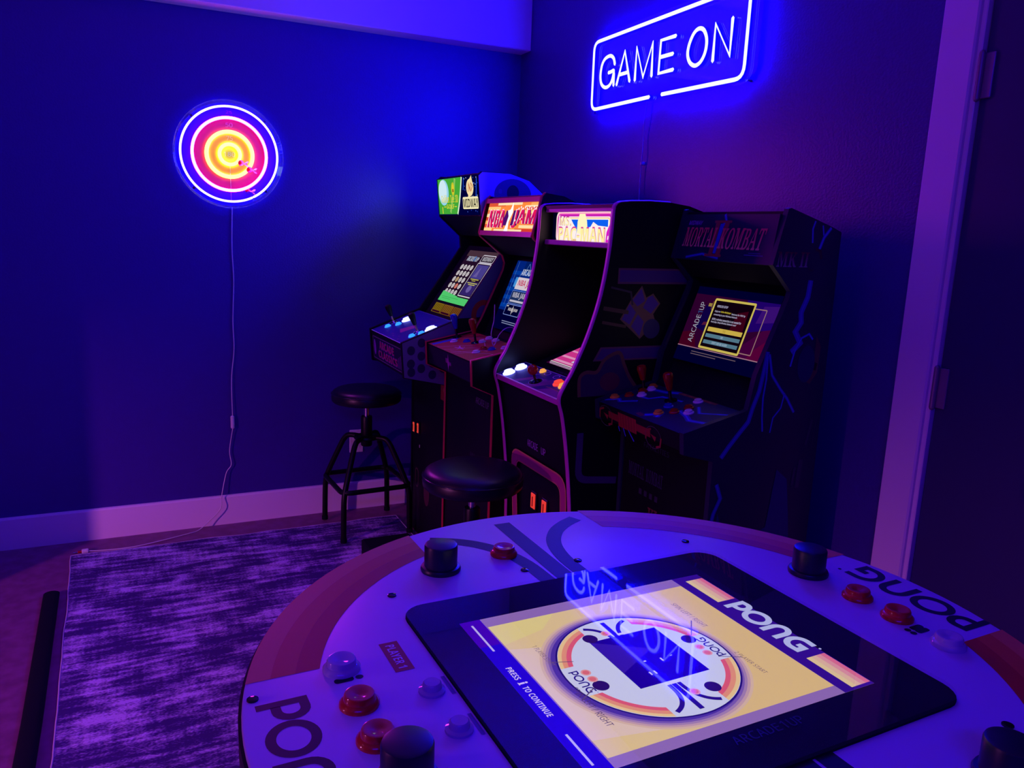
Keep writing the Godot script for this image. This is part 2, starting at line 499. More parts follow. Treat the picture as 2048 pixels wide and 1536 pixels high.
func room() -> void:
	var XR := 1.771; var ZL := -3.70
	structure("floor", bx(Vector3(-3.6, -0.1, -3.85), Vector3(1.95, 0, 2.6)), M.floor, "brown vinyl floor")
	structure("ceiling", bx(Vector3(-3.6, 2.62, -3.85), Vector3(1.95, 2.72, 2.6)), M.ceiling, "white ceiling")
	structure("wall_left", bx(Vector3(-3.6, 0, -3.85), Vector3(1.95, 2.62, ZL)), M.wall, "navy wall behind the neon target")
	structure("wall_right", bx(Vector3(XR, 0, ZL), Vector3(1.95, 2.62, -1.255)), M.wall, "navy wall behind the arcade cabinets")
	structure("wall_right_001", bx(Vector3(XR, 0, -0.45), Vector3(1.95, 2.62, 2.6)), M.wall, "navy wall past the door")
	structure("wall_back", bx(Vector3(-3.6, 0, 2.5), Vector3(1.771, 2.62, 2.6)), M.wall, "navy wall behind the camera")
	structure("wall_front", bx(Vector3(-3.6, 0, ZL), Vector3(-3.5, 2.62, 2.5)), M.wall, "navy wall at the far left")
	structure("wall_partition", bx(Vector3(-1.36, 0, ZL), Vector3(-1.24, 2.62, -2.66)), M.wall, "short navy partition at the left")
	structure("wall_soffit", bx(Vector3(-3.5, 2.261, ZL), Vector3(XR, 2.62, -3.592), 0.004), M.ceiling, "white soffit box along the top of the left wall")
	# baseboards with an eased top edge
	var bp := v2([0, 0, 0.014, 0, 0.014, 0.132, 0.011, 0.138, 0.005, 0.1405, 0, 0.1405])
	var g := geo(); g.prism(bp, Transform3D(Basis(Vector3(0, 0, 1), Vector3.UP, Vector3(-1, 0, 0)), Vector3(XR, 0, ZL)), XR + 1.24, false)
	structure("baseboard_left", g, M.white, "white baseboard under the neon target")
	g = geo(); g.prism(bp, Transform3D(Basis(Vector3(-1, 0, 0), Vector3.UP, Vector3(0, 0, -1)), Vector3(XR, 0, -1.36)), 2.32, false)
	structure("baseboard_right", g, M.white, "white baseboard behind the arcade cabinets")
	# door and its casing
	g = geo(); g.box(Vector3(XR - 0.018, 0, -1.357), Vector3(XR + 0.02, 2.2, -1.265), 0.004)
	g.box(Vector3(XR - 0.008, 0, -1.265), Vector3(XR + 0.06, 2.2, -1.252), 0.002)
	structure("trim_1", g, M.white, "white door casing at the right")
	g = geo(); g.box(Vector3(XR, 2.12, -1.252), Vector3(1.95, 2.62, -0.45))
	structure("wall_right_002", g, M.wall, "wall over the door")
	var dr := structure("door_1", bx(Vector3(XR + 0.004, 0.008, -1.249), Vector3(XR + 0.044, 2.118, -0.452), 0.003), M.door, "navy door at the right edge")
	for y in [1.79, 1.06, 0.25]:
		g = geo(); g.tube(PackedVector3Array([Vector3(XR - 0.006, y - 0.05, -1.2505), Vector3(XR - 0.006, y + 0.05, -1.2505)]), 0.007, 10)
		g.box(Vector3(XR - 0.002, y - 0.05, -1.25), Vector3(XR + 0.006, y + 0.05, -1.222), 0.0015)
		part(dr, "hinge", g, mat("painted hinge", "8a7a90", 0.4, 0.4))
	# rose-coloured lamp out of sight at the left
	var lp := thing("floor_lamp", "rose floor lamp standing out of sight beside the partition", "lamp", Vector3(-2.6, 0, -1.279))
	g = geo(); g.lathe(v2([0.0, 0, 0.13, 0, 0.13, 0.015, 0.02, 0.03, 0.012, 0.05, 0.012, 1.0, 0, 1.0]), Transform3D(Basis(), lp.position), 24)
	part(lp, "stand", g, M.steel)
	g = geo(); g.lathe(v2([0.0, 1.0, 0.06, 1.02, 0.08, 1.09, 0.06, 1.16, 0, 1.18]), Transform3D(Basis(), lp.position), 24)
	part(lp, "bulb", g, glow("rose lamp glass", Color(1, 0.1, 0.7), 1.0))
	g = geo(); g.lathe(v2([0.22, 1.062, 0.17, 1.24, 0.05, 1.26, 0.045, 1.255, 0.165, 1.234, 0.215, 1.062]), Transform3D(Basis(), lp.position), 40)
	part(lp, "shade", g, M.matte)
	var o := OmniLight3D.new()
	o.name = "lamp_light"; o.position = Vector3(0, 1.09, 0); o.light_size = 0.035
	o.light_color = Color(1.0, 0.2, 0.78).linear_to_srgb(); o.light_energy = LAMP; o.omni_range = 12.0; o.omni_attenuation = 2.0; o.shadow_enabled = true
	lp.add_child(o)
	# added blue fill light, shaped as a bar, out of sight behind the camera
	var bar := thing("fill_light_bar", "added blue fill light bar under the ceiling behind the camera, out of sight", "light", Vector3(-0.6, 2.5, 1.3))
	part(bar, "housing", bx(Vector3(-1.4, 2.52, 1.27), Vector3(0.2, 2.56, 1.33), 0.005), M.white_plastic)
	part(bar, "fill_light_strip", bx(Vector3(-1.38, 2.50, 1.28), Vector3(0.18, 2.519, 1.32), 0.004), glow("blue fill light strip", Color(0.1, 0.1, 3.0), 1.0))
	area(bar, Vector3(-0.6, 2.49, 1.3), Vector3(0.2, -0.75, -0.65), Vector2(1.5, 0.1), Color(0.012, 0.002, 1.0), FILL)
	rug()

func rug() -> void:
	var im := Image.create(1024, 1024, false, Image.FORMAT_RGB8)
	var a := FastNoiseLite.new(); a.seed = 11; a.frequency = 0.02; a.fractal_octaves = 4
	var b := FastNoiseLite.new(); b.seed = 12; b.frequency = 0.006; b.fractal_octaves = 3
	var f := FastNoiseLite.new(); f.seed = 13; f.frequency = 0.25; f.fractal_octaves = 2
	for y in 1024:
		for x in 1024:
			var s := a.get_noise_2d(x * 0.35, y * 2.6) * 0.9 + b.get_noise_2d(x * 1.0, y * 1.6) * 1.0 + f.get_noise_2d(x * 0.5, y) * 0.55 + a.get_noise_2d(x * 2.5 + 300.0, y * 0.3) * 0.3
			s = clampf(0.34 + s * 0.95, 0.0, 1.0)
			im.set_pixel(x, y, Color(0.27, 0.17, 0.44).lerp(Color(0.80, 0.70, 0.92), s))
	var m := mat("distressed rug pile", "ffffff", 0.95, 0.0, 0.2)
	m.albedo_texture = ImageTexture.create_from_image(im)
	m.heightmap_enabled = true; m.heightmap_texture = m.albedo_texture; m.heightmap_scale = 0.3
	var t := thing("area_rug", "distressed grey and indigo rug under the stools and table", "rug", Vector3(0.4, 0, -1.8))
	var g := geo()
	var n1 := FastNoiseLite.new(); n1.seed = 4; n1.frequency = 3.0
	var rows := 60; var cols := 48
	var pt := func(i: int, j: int) -> Vector3:
		var fx := float(i) / cols; var fz := float(j) / rows
		var x0 := lerpf(-0.313, -0.235, fz) + n1.get_noise_2d(0, fz * 3.0) * 0.006 + 0.012 * sin(fz * 3.1)
		var x1 := 1.09
		var z0 := -3.525 + n1.get_noise_2d(fx * 2.0, 7) * 0.012
		return Vector3(lerpf(x0, x1, fx), 0.004 + n1.get_noise_2d(fx * 2.0, fz * 4.0) * 0.0008, lerpf(z0, -0.3, fz))
	for i in cols:
		for j in rows:
			var q := [pt.call(i, j), pt.call(i + 1, j), pt.call(i + 1, j + 1), pt.call(i, j + 1)]
			var uvs := []
			for p in q: uvs.append(Vector2((p.x + 0.4) / 1.6, (p.z + 3.6) / 1.6))
			g.tri(q[0], q[1], q[2], Vector3.UP, Vector3.UP, Vector3.UP, uvs[0], uvs[1], uvs[2])
			g.tri(q[0], q[2], q[3], Vector3.UP, Vector3.UP, Vector3.UP, uvs[0], uvs[2], uvs[3])
	part(t, "pile", g, m)
	for e in [["x", 0], ["z", 0], ["x", 1], ["z", 1]]:
		var path := PackedVector3Array()
		for k in ((rows if e[0] == "x" else cols) + 1):
			var p: Vector3 = pt.call(cols * e[1], k) if e[0] == "x" else pt.call(k, rows * e[1])
			p.y = 0.0028
			path.append(p)
		g = geo(); g.tube(path, 0.0028, 6)
		part(t, "bound_edge", g, mat("rug binding", "b8a8c4", 0.9))

# ------------------------------------------------------------------ the round game table
func pong_word(a: Art, x: float, y: float, k: float, w := 0.0095) -> void:
	# P, O, n, G drawn as even strokes; x along the reading direction, letters 0.049 high at k = 1
	var H := 0.049 * k
	w *= k
	var arc := func(cx: float, cy: float, rx: float, ry: float, a0: float, a1: float, cnt := 10) -> Array:
		var o := []
		for i in cnt + 1:
			var an := deg_to_rad(lerpf(a0, a1, float(i) / cnt))
			o.append(Vector2(x + (cx + cos(an) * rx) * k, y + (cy + sin(an) * ry) * k))
		return o
	var P := PackedVector2Array([Vector2(x + 0.005 * k, y), Vector2(x + 0.005 * k, y + H - w / 2)])
	P.append_array(PackedVector2Array(arc.call(0.017, 0.031, 0.0125, 0.0135, 90, -90)))
	P.append(Vector2(x + 0.009 * k, y + 0.0175 * k))
	a.line(P, w)
	a.line(PackedVector2Array(arc.call(0.062, 0.0245, 0.0225, 0.020, 0, 350, 35)), w, true)
	var N := PackedVector2Array([Vector2(x + 0.098 * k, y)])
	N.append_array(PackedVector2Array(arc.call(0.1135, 0.028, 0.0155, 0.0165, 180, 0, 12)))
	N.append(Vector2(x + 0.129 * k, y))
	a.line(N, w)
	var G := PackedVector2Array([Vector2(x + 0.180 * k, y + H - w / 2)])
	G.append_array(PackedVector2Array(arc.call(0.163, 0.0245, 0.0195, 0.020, 90, 270, 14)))
	G.append_array(PackedVector2Array([Vector2(x + 0.177 * k, y + w / 2), Vector2(x + 0.177 * k, y + 0.022 * k), Vector2(x + 0.163 * k, y + 0.022 * k)]))
	a.line(G, w)
	a.ell(x + 0.19 * k, y + 0.046 * k, 0.0025 * k, 0.0025 * k, 10)

func band(a: Art, k: float, o: Vector2, su: float, sv: float, r0: float, r1: float, v0: float, u0: float) -> void:
	# one stripe of a corner band; art axes are (v, u)
	var pts := PackedVector2Array()
	for q in [[r1, 0], [r0, 1]]:
		var aa: float = asin(v0 / q[0]); var bb: float = acos(u0 / q[0])
		for i in 19:
			var t := lerpf(aa, bb, (i if q[1] == 0 else 18 - i) / 18.0)
			pts.append(o + Vector2(sin(t) * q[0] * sv, cos(t) * q[0] * su) * k)
	a.poly(pts)

func fuji(a: Art, k: float, o: Vector2, s: float) -> void:
	a.line(PackedVector2Array([o + Vector2(-0.204, 0.0005) * k * s, o + Vector2(-0.411, 0.004) * k * s]), 0.027 * k)
	for m in [-1.0, 1.0]:
		var c := spline2([Vector2(-0.204, 0.0275 * m), Vector2(-0.262, 0.030 * m), Vector2(-0.312, 0.043 * m), Vector2(-0.350, 0.068 * m), Vector2(-0.373, 0.096 * m), Vector2(-0.388, 0.126 * m)], 5)
		for i in c.size(): c[i] = o + c[i] * k * s
		a.line(c, 0.0225 * k)

func game_table() -> void:
	var T := thing("game_table", "round white cocktail arcade table with orange bands and a lit screen", "game table", Vector3.ZERO)
	var Y := 0.949
	var I := Transform3D.IDENTITY
	var g := geo(); g.lathe(v2([0, Y - 0.036, 0.436, Y - 0.036, 0.4405, Y - 0.032, 0.4418, Y - 0.006, 0.4405, Y - 0.0015, 0.4365, Y, 0.2, Y, 0, Y]), I, 128)
	part(T, "tabletop", g, M.tabletop)
	g = geo(); g.lathe(v2([0.4415, Y - 0.034, 0.4445, Y - 0.033, 0.4445, Y - 0.006, 0.4415, Y - 0.005]), I, 128)
	part(T, "edge_moulding", g, M.black)
	g = geo(); g.lathe(v2([0, Y - 0.16, 0.30, Y - 0.16, 0.335, Y - 0.14, 0.345, Y - 0.036, 0, Y - 0.036]), I, 64)
	part(T, "housing", g, M.black)
	g = geo(); g.lathe(v2([0, 0.03, 0.055, 0.03, 0.055, Y - 0.16, 0, Y - 0.16]), I, 32)
	part(T, "column", g, M.steel)
	g = geo(); g.lathe(v2([0, 0.009, 0.28, 0.009, 0.285, 0.018, 0.27, 0.028, 0.06, 0.045, 0, 0.045]), I, 64)
	part(T, "foot", g, M.steel)
	# print: art axes (v, u): reading runs away along +z, letters' tops face the middle on the left side
	var org := Vector3(0, Y, 0)
	var bands := [["c8501c", 0.369, 0.393], ["dc7a28", 0.393, 0.417], ["e89a48", 0.417, 0.4405]]
	for q in [[-1.0, -1.0, 0.109], [1.0, -1.0, 0.109], [-1.0, 1.0, 0.13], [1.0, 1.0, 0.13]]:
		var a := art(org, Vector3(0, 0, 1), Vector3(1, 0, 0))
		for b in bands:
			a.ink(b[0]); band(a, 1.0, Vector2.ZERO, q[0], q[1], b[1], b[2], q[2], 0.148)
		part(T, "corner_band", a, M.print)
	for s in [1.0, -1.0]:
		var a := art(org, Vector3(0, 0, s), Vector3(s, 0, 0)); a.ink("120e28")
		pong_word(a, -0.068 if s > 0 else -0.115, -0.424, 1.0)
		part(T, "word_print", a, M.print)
		a = art(org, Vector3(0, 0, 1), Vector3(1, 0, 0)); a.ink("0e0c2c")
		fuji(a, 1.0, Vector2(0.003, 0), s)
		part(T, "stripe_emblem", a, M.print)
	var pl := art(org, Vector3(0, 0, 1), Vector3(1, 0, 0))
	pl.ink("b4302c"); pl.rect(-0.131, -0.2825, -0.0705, -0.2615)
	pl.ink("ece4ec"); pl.text("PLAYER 1", "b", -0.125, -0.277, -0.0765, -0.267)
	part(T, "player_label", pl, M.print)
	var ic := art(org, Vector3(0, 0, 1), Vector3(1, 0, 0)); ic.ink("0c0a20")
	for q in [[-0.078, -0.345, 1.0], [0.092, 0.336, -1.0], [0.084, 0.336, -1.0]]:
		ic.ell(q[0], q[1] + 0.026 * q[2], 0.0038, 0.0042, 12); ic.rrect(q[0] - 0.0042, minf(q[1], q[1] + 0.02 * q[2]), q[0] + 0.0042, maxf(q[1], q[1] + 0.02 * q[2]), 0.0035)
	ic.ink("5a5090"); ic.rect(-0.045, -0.243, -0.012, -0.239); ic.rect(0.024, -0.243, 0.058, -0.239)
	part(T, "player_icon", ic, M.print)
	# screen
	var rrp := Art.rr(-0.203 + 0.006, -0.237, 0.203 + 0.006, 0.237, 0.03)
	var flat := Transform3D(Basis(Vector3(0, 0, 1), Vector3(1, 0, 0), Vector3(0, 1, 0)), Vector3(0, Y, 0))
	g = geo(); g.prism(rrp, flat, 0.0028)
	part(T, "screen_surround", g, M.matte)
	var d := art(Vector3(0, Y + 0.0028, 0), Vector3(0, 0, 1), Vector3(1, 0, 0), 0.8)
	d.ink("9c74c4"); d.rect(-0.134, -0.184, 0.150, 0.168)
	d.ink("2404d8"); d.rect(-0.134, -0.184, 0.150, -0.1585)
	d.ink("4a08bc"); d.rect(-0.134, -0.1845, -0.075, -0.159)
	d.ink("38109c"); d.rect(-0.134, 0.1245, 0.150, 0.168)
	d.ink("f0c88e"); d.rect(-0.1135, -0.157, 0.136, 0.124)
	d.ink("f2d09c"); d.poly(v2([-0.1135, -0.157, 0.136, -0.157, 0.136, -0.02, 0.02, -0.06, -0.1135, -0.04]))
	d.ink("f2d0c4"); d.poly(v2([-0.06, -0.157, 0.11, -0.157, 0.125, -0.075, 0.0, -0.10, -0.05, -0.12]))
	d.ink("f4dc94"); d.poly(v2([-0.1135, -0.157, -0.07, -0.157, -0.085, -0.10, -0.1135, -0.07]))
	# soft shadow, then the little table
	for i in 5:
		d.ink(["e8c0b0", "d4a8b8", "b088c0", "8460c0", "5434b0"][i])
		d.ell(0.0215 + 0.001, -0.0345, 0.113 - i * 0.003, 0.113 - i * 0.003, 64)
	var o := Vector2(0.0215, -0.03); var k := 0.098 / 0.4418
	d.ink("281080"); d.ell(o.x, o.y, 0.0992, 0.0992, 72)
	d.ink("dcdcff"); d.ell(o.x, o.y, 0.0972, 0.0972, 72)
	for q in [[-1.0, -1.0, 0.109], [1.0, -1.0, 0.109], [-1.0, 1.0, 0.13], [1.0, 1.0, 0.13]]:
		for b in [["f0607c", 0.369, 0.393], ["f69c80", 0.393, 0.417], ["fcd29a", 0.417, 0.436]]:
			d.ink(b[0]); band(d, k, o, q[0], q[1], b[1], b[2], q[2], 0.148)
	d.ink("2c1890")
	fuji(d, k, o + Vector2(0, 0), 1.0); fuji(d, k, o, -1.0)
	pong_word(d, o.x - 0.068 * k, o.y - 0.410 * k, k, 0.008)
	var keep := d.xf
	d.xf = d.xf * Transform3D(Basis(Vector3(0, 0, 1), PI), Vector3(2.0 * o.x, 2.0 * o.y, 0))
	pong_word(d, o.x - 0.105 * k, o.y - 0.410 * k, k, 0.008)
	d.xf = keep
	d.ink("2408a4"); d.rect(o.x - 0.0575, o.y - 0.0375, o.x + 0.040, o.y + 0.052)
	d.ink("3c1cb4"); d.poly(v2([o.x - 0.0575, o.y - 0.0375, o.x + 0.01, o.y - 0.0375, o.x - 0.02, o.y + 0.02]))
	d.ink("e8e0ff")
	d.rect(o.x + 0.018, o.y - 0.012, o.x + 0.024, o.y - 0.010); d.rect(o.x + 0.018, o.y - 0.006, o.x + 0.024, o.y - 0.004); d.rect(o.x - 0.0, o.y + 0.016, o.x + 0.006, o.y + 0.018)
	d.rect(o.x - 0.002, o.y - 0.004, o.x + 0.0, o.y - 0.001); d.rect(o.x + 0.0, o.y + 0.03, o.x + 0.001, o.y + 0.033)
	d.rect(o.x - 0.062, o.y + 0.002, o.x - 0.058, o.y + 0.02); d.rect(o.x + 0.041, o.y - 0.004, o.x + 0.046, o.y + 0.014)
	for q in [[-0.325, 0.087], [0.325, -0.087], [-0.147, -0.287], [0.15, 0.30]]:
		d.ink("30106c"); d.ell(o.x + q[1] * k, o.y + q[0] * k, 0.0088, 0.0088, 20)
	for q in [[-0.332, -0.032], [-0.332, 0.027], [0.326, -0.002], [0.326, 0.057], [-0.045, -0.30], [0.045, 0.30]]:
		d.ink("f4a4a8"); d.ell(o.x + q[1] * k, o.y + q[0] * k, 0.0056, 0.0056, 16)
		d.ink("f07080"); d.ell(o.x + q[1] * k, o.y + q[0] * k, 0.0038, 0.0038, 14)
	d.ink("6a5080"); d.line(v2([o.x + 0.021, o.y - 0.082, o.x + 0.034, o.y - 0.104]), 0.0013)
	d.line(v2([o.x - 0.03, o.y - 0.075, o.x - 0.038, o.y - 0.098]), 0.0011); d.line(v2([o.x - 0.024, o.y + 0.08, o.x - 0.052, o.y + 0.103]), 0.0013); d.line(v2([o.x + 0.024, o.y + 0.078, o.x + 0.036, o.y + 0.102]), 0.0011)
	d.ink("8a6878"); d.text("1 PLAYER START", "s", -0.053, -0.132, -0.010, -0.126)
	d.ink("5a3878"); d.text("SPIN LEFT / RIGHT", "s", 0.034, -0.134, 0.101, -0.1265)
	d.ink("8a6878"); d.text("2 PLAYER START", "s", 0.046, 0.070, 0.092, 0.0755)
	d.ink("7a5878"); d.text("SPIN LEFT / RIGHT", "s", -0.074, 0.076, -0.012, 0.083)
	d.ink("ccc0ff"); d.line(v2([-0.120, -0.1745, -0.060, -0.1745]), 0.0026); d.line(v2([0.095, -0.1755, 0.141, -0.1755]), 0.0026)
	d.ink("e6d0ff"); d.text("PRESS", "b", -0.025, -0.1785, -0.001, -0.1715); d.text("TO CONTINUE", "b", 0.013, -0.1785, 0.066, -0.1715)
	d.ell(0.0065, -0.170, 0.0016, 0.0016, 12); d.line(v2([0.0065, -0.172, 0.0065, -0.1785]), 0.0028); d.line(v2([0.004, -0.1785, 0.009, -0.1785]), 0.001)
	for q in [[-0.118, -0.0545], [0.088, 0.1485]]:
		for b in [["f4d4a8", 0.1355, 0.143], ["f2c0ae", 0.143, 0.150], ["ee9cb0", 0.150, 0.1565], ["ee74a0", 0.1565, 0.163]]:
			d.ink(b[0]); d.rect(q[0], b[1], q[1], b[2])
	d.ink("c4c8ff"); pong_word(d, -0.0445, 0.1355, 0.655, 0.0115)
	part(T, "screen_picture", d, M.lit)
	area(T, Vector3(0, Y + 0.012, 0), Vector3.UP, Vector2(0.28, 0.34), Color(1, 0.72, 0.62), 0.012)
	var gl := art(Vector3(0, Y + 0.0066, 0), Vector3(0, 0, 1), Vector3(1, 0, 0))
	gl.poly(rrp)
	part(T, "screen_glass", gl, M.glass)
	var nm := art(Vector3(0, Y + 0.0076, 0), Vector3(1, 0, 0), Vector3(0, 0, -1)); nm.ink("2a2848")
	nm.text("ARCADE1UP", "m", -0.043, -0.174, 0.043, -0.163)
	part(T, "maker_print", nm, M.print)
	for q in [[-0.147, -0.287], [0.152, 0.298], [0.325, -0.084], [-0.325, 0.087]]:
		g = geo(); g.lathe(v2([0, Y, 0.027, Y, 0.0275, Y + 0.003, 0.026, Y + 0.006, 0.0225, Y + 0.007, 0.0225, Y + 0.034, 0.0215, Y + 0.0365, 0.019, Y + 0.0375, 0, Y + 0.0378]), Transform3D(Basis(), Vector3(q[0], 0, q[1])), 40)
		part(T, "knob", g, mat("navy knob plastic", "14142c", 0.38))
	for q in [[-0.332, -0.032, "r"], [-0.332, 0.027, "r"], [-0.332, -0.099, "c"], [-0.045, -0.300, "r"], [0.047, 0.305, "r"], [0.326, -0.002, "r"], [0.326, 0.057, "r"], [0.323, 0.127, "c"]]:
		g = geo(); g.lathe(v2([0, Y, 0.0195, Y, 0.0195, Y + 0.003, 0.0165, Y + 0.006, 0.0155, Y + 0.0065, 0.0152, Y + 0.0105, 0.0142, Y + 0.0125, 0.0125, Y + 0.013, 0.006, Y + 0.0105, 0, Y + 0.0098]), Transform3D(Basis(), Vector3(q[0], 0, q[1])), 32)
		part(T, "push_button", g, M.red_plastic if q[2] == "r" else M.clear_plastic)
	for q in [[-0.26, -0.025], [-0.259, 0.043]]:
		g = geo(); g.lathe(v2([0, Y, 0.0135, Y, 0.0135, Y + 0.0025, 0.010, Y + 0.004, 0.0095, Y + 0.009, 0.008, Y + 0.0105, 0, Y + 0.010]), Transform3D(Basis(), Vector3(q[0], 0, q[1])), 24)
		part(T, "small_button", g, M.clear_plastic)
	for q in [[-0.232, -0.238], [-0.042, -0.241], [0.043, -0.241], [0.234, -0.239], [0.232, 0.251], [-0.232, 0.251], [0.043, 0.253], [-0.424, -0.08]]:
		g = geo(); g.lathe(v2([0, Y, 0.0058, Y, 0.0056, Y + 0.0012, 0.004, Y + 0.0018, 0, Y + 0.0018]), Transform3D(Basis(), Vector3(q[0], 0, q[1])), 16)
		part(T, "screw_cap", g, M.gloss)
	T.position = Vector3(0.505, -0.003, -0.645)
	T.rotation.y = deg_to_rad(1.345)

# ------------------------------------------------------------------ arcade cabinets (they face -x, their backs to the right wall)
func flat_z(z: float) -> Transform3D: return Transform3D(Basis.IDENTITY, Vector3(0, 0, z))

func slab(T: Node3D, called: String, poly: PackedVector2Array, z0: float, z1: float, m: Material) -> MeshInstance3D:
	var g := geo(); g.prism(poly, flat_z(z0), z1 - z0)
	return part(T, called, g, m)

func shell(T: Node3D, prof: PackedVector2Array, z0: float, z1: float, side: Material, trim: Material, upto: int, th := 0.016) -> void:
	for s in [0, 1]:
		var za: float = z0 if s == 0 else z1 - th
		slab(T, "side_panel", prof, za, za + th, side)
		if trim:
			var path := PackedVector3Array()
			for k in upto: path.append(Vector3(prof[k].x, maxf(prof[k].y, 0.004), za + th / 2.0))
			var g := geo(); g.tube(path, th / 2.0 + 0.0006, 10, false, true, 0.0035, Vector3(0, 0, 1))
			part(T, "edge_moulding", g, trim)

func bat_stick(T: Node3D, p: Vector3, up: Vector3, m: Material, h := 0.075, ball := false, shaft: Material = null) -> void:
	var xf := Transform3D(Basis(up.cross(Vector3(0, 0, 1)).normalized(), up, Vector3(0, 0, 1)), p)
	var g := geo()
	g.lathe(v2([0, 0, 0.019, 0, 0.018, 0.003, 0.006, 0.006, 0.0045, 0.010, 0.0045, h * 0.42, 0, h * 0.42]), xf, 20)
	var s := part(T, "joystick", g, shaft if shaft else M.gloss)
	g = geo()
	if ball:
		var pr := PackedVector2Array()
		for i in 13: pr.append(Vector2(sin(PI * i / 12.0) * 0.0175, h - 0.0175 - cos(PI * i / 12.0) * 0.0175))
		g.lathe(pr, xf, 24)
	else:
		g.lathe(v2([0, h * 0.38, 0.007, h * 0.38, 0.0085, h * 0.45, 0.0125, h * 0.72, 0.0145, h * 0.86, 0.0125, h * 0.96, 0.006, h, 0, h]), xf, 24)
	part(s, "knob", g, m)

func button(T: Node3D, p: Vector3, up: Vector3, r: float, m: Material, called := "push_button", h := 0.009) -> void:
	var xf := Transform3D(Basis(up.cross(Vector3(0, 0, 1)).normalized(), up, Vector3(0, 0, 1)), p)
	var g := geo()
	g.lathe(v2([0, 0, r, 0, r, h * 0.3, r * 0.85, h * 0.5, r * 0.72, h * 0.55, r * 0.70, h * 0.95, r * 0.6, h, 0, h * 0.86]), xf, 20)
	part(T, called, g, m)

func coin_slot(T: Node3D, x: float, y: float, z: float, w: float, h: float, m: Material) -> void:
	var g := geo(); g.box(Vector3(x - 0.006, y - h / 2 - 0.006, z - w / 2 - 0.006), Vector3(x, y + h / 2 + 0.006, z + w / 2 + 0.006), 0.002)
	var s := part(T, "coin_slot", g, M.gloss)
	g = geo(); g.box(Vector3(x - 0.009, y - h / 2, z - w / 2), Vector3(x - 0.005, y + h / 2, z + w / 2), 0.0015)
	part(s, "lit_window", g, m)
	g = geo(); g.box(Vector3(x - 0.0105, y - h * 0.36, z - w * 0.08), Vector3(x - 0.0085, y + h * 0.3, z + w * 0.08), 0.0004)
	part(s, "slot_mark", g, mat("dark red slot", "7a0400", 0.4))

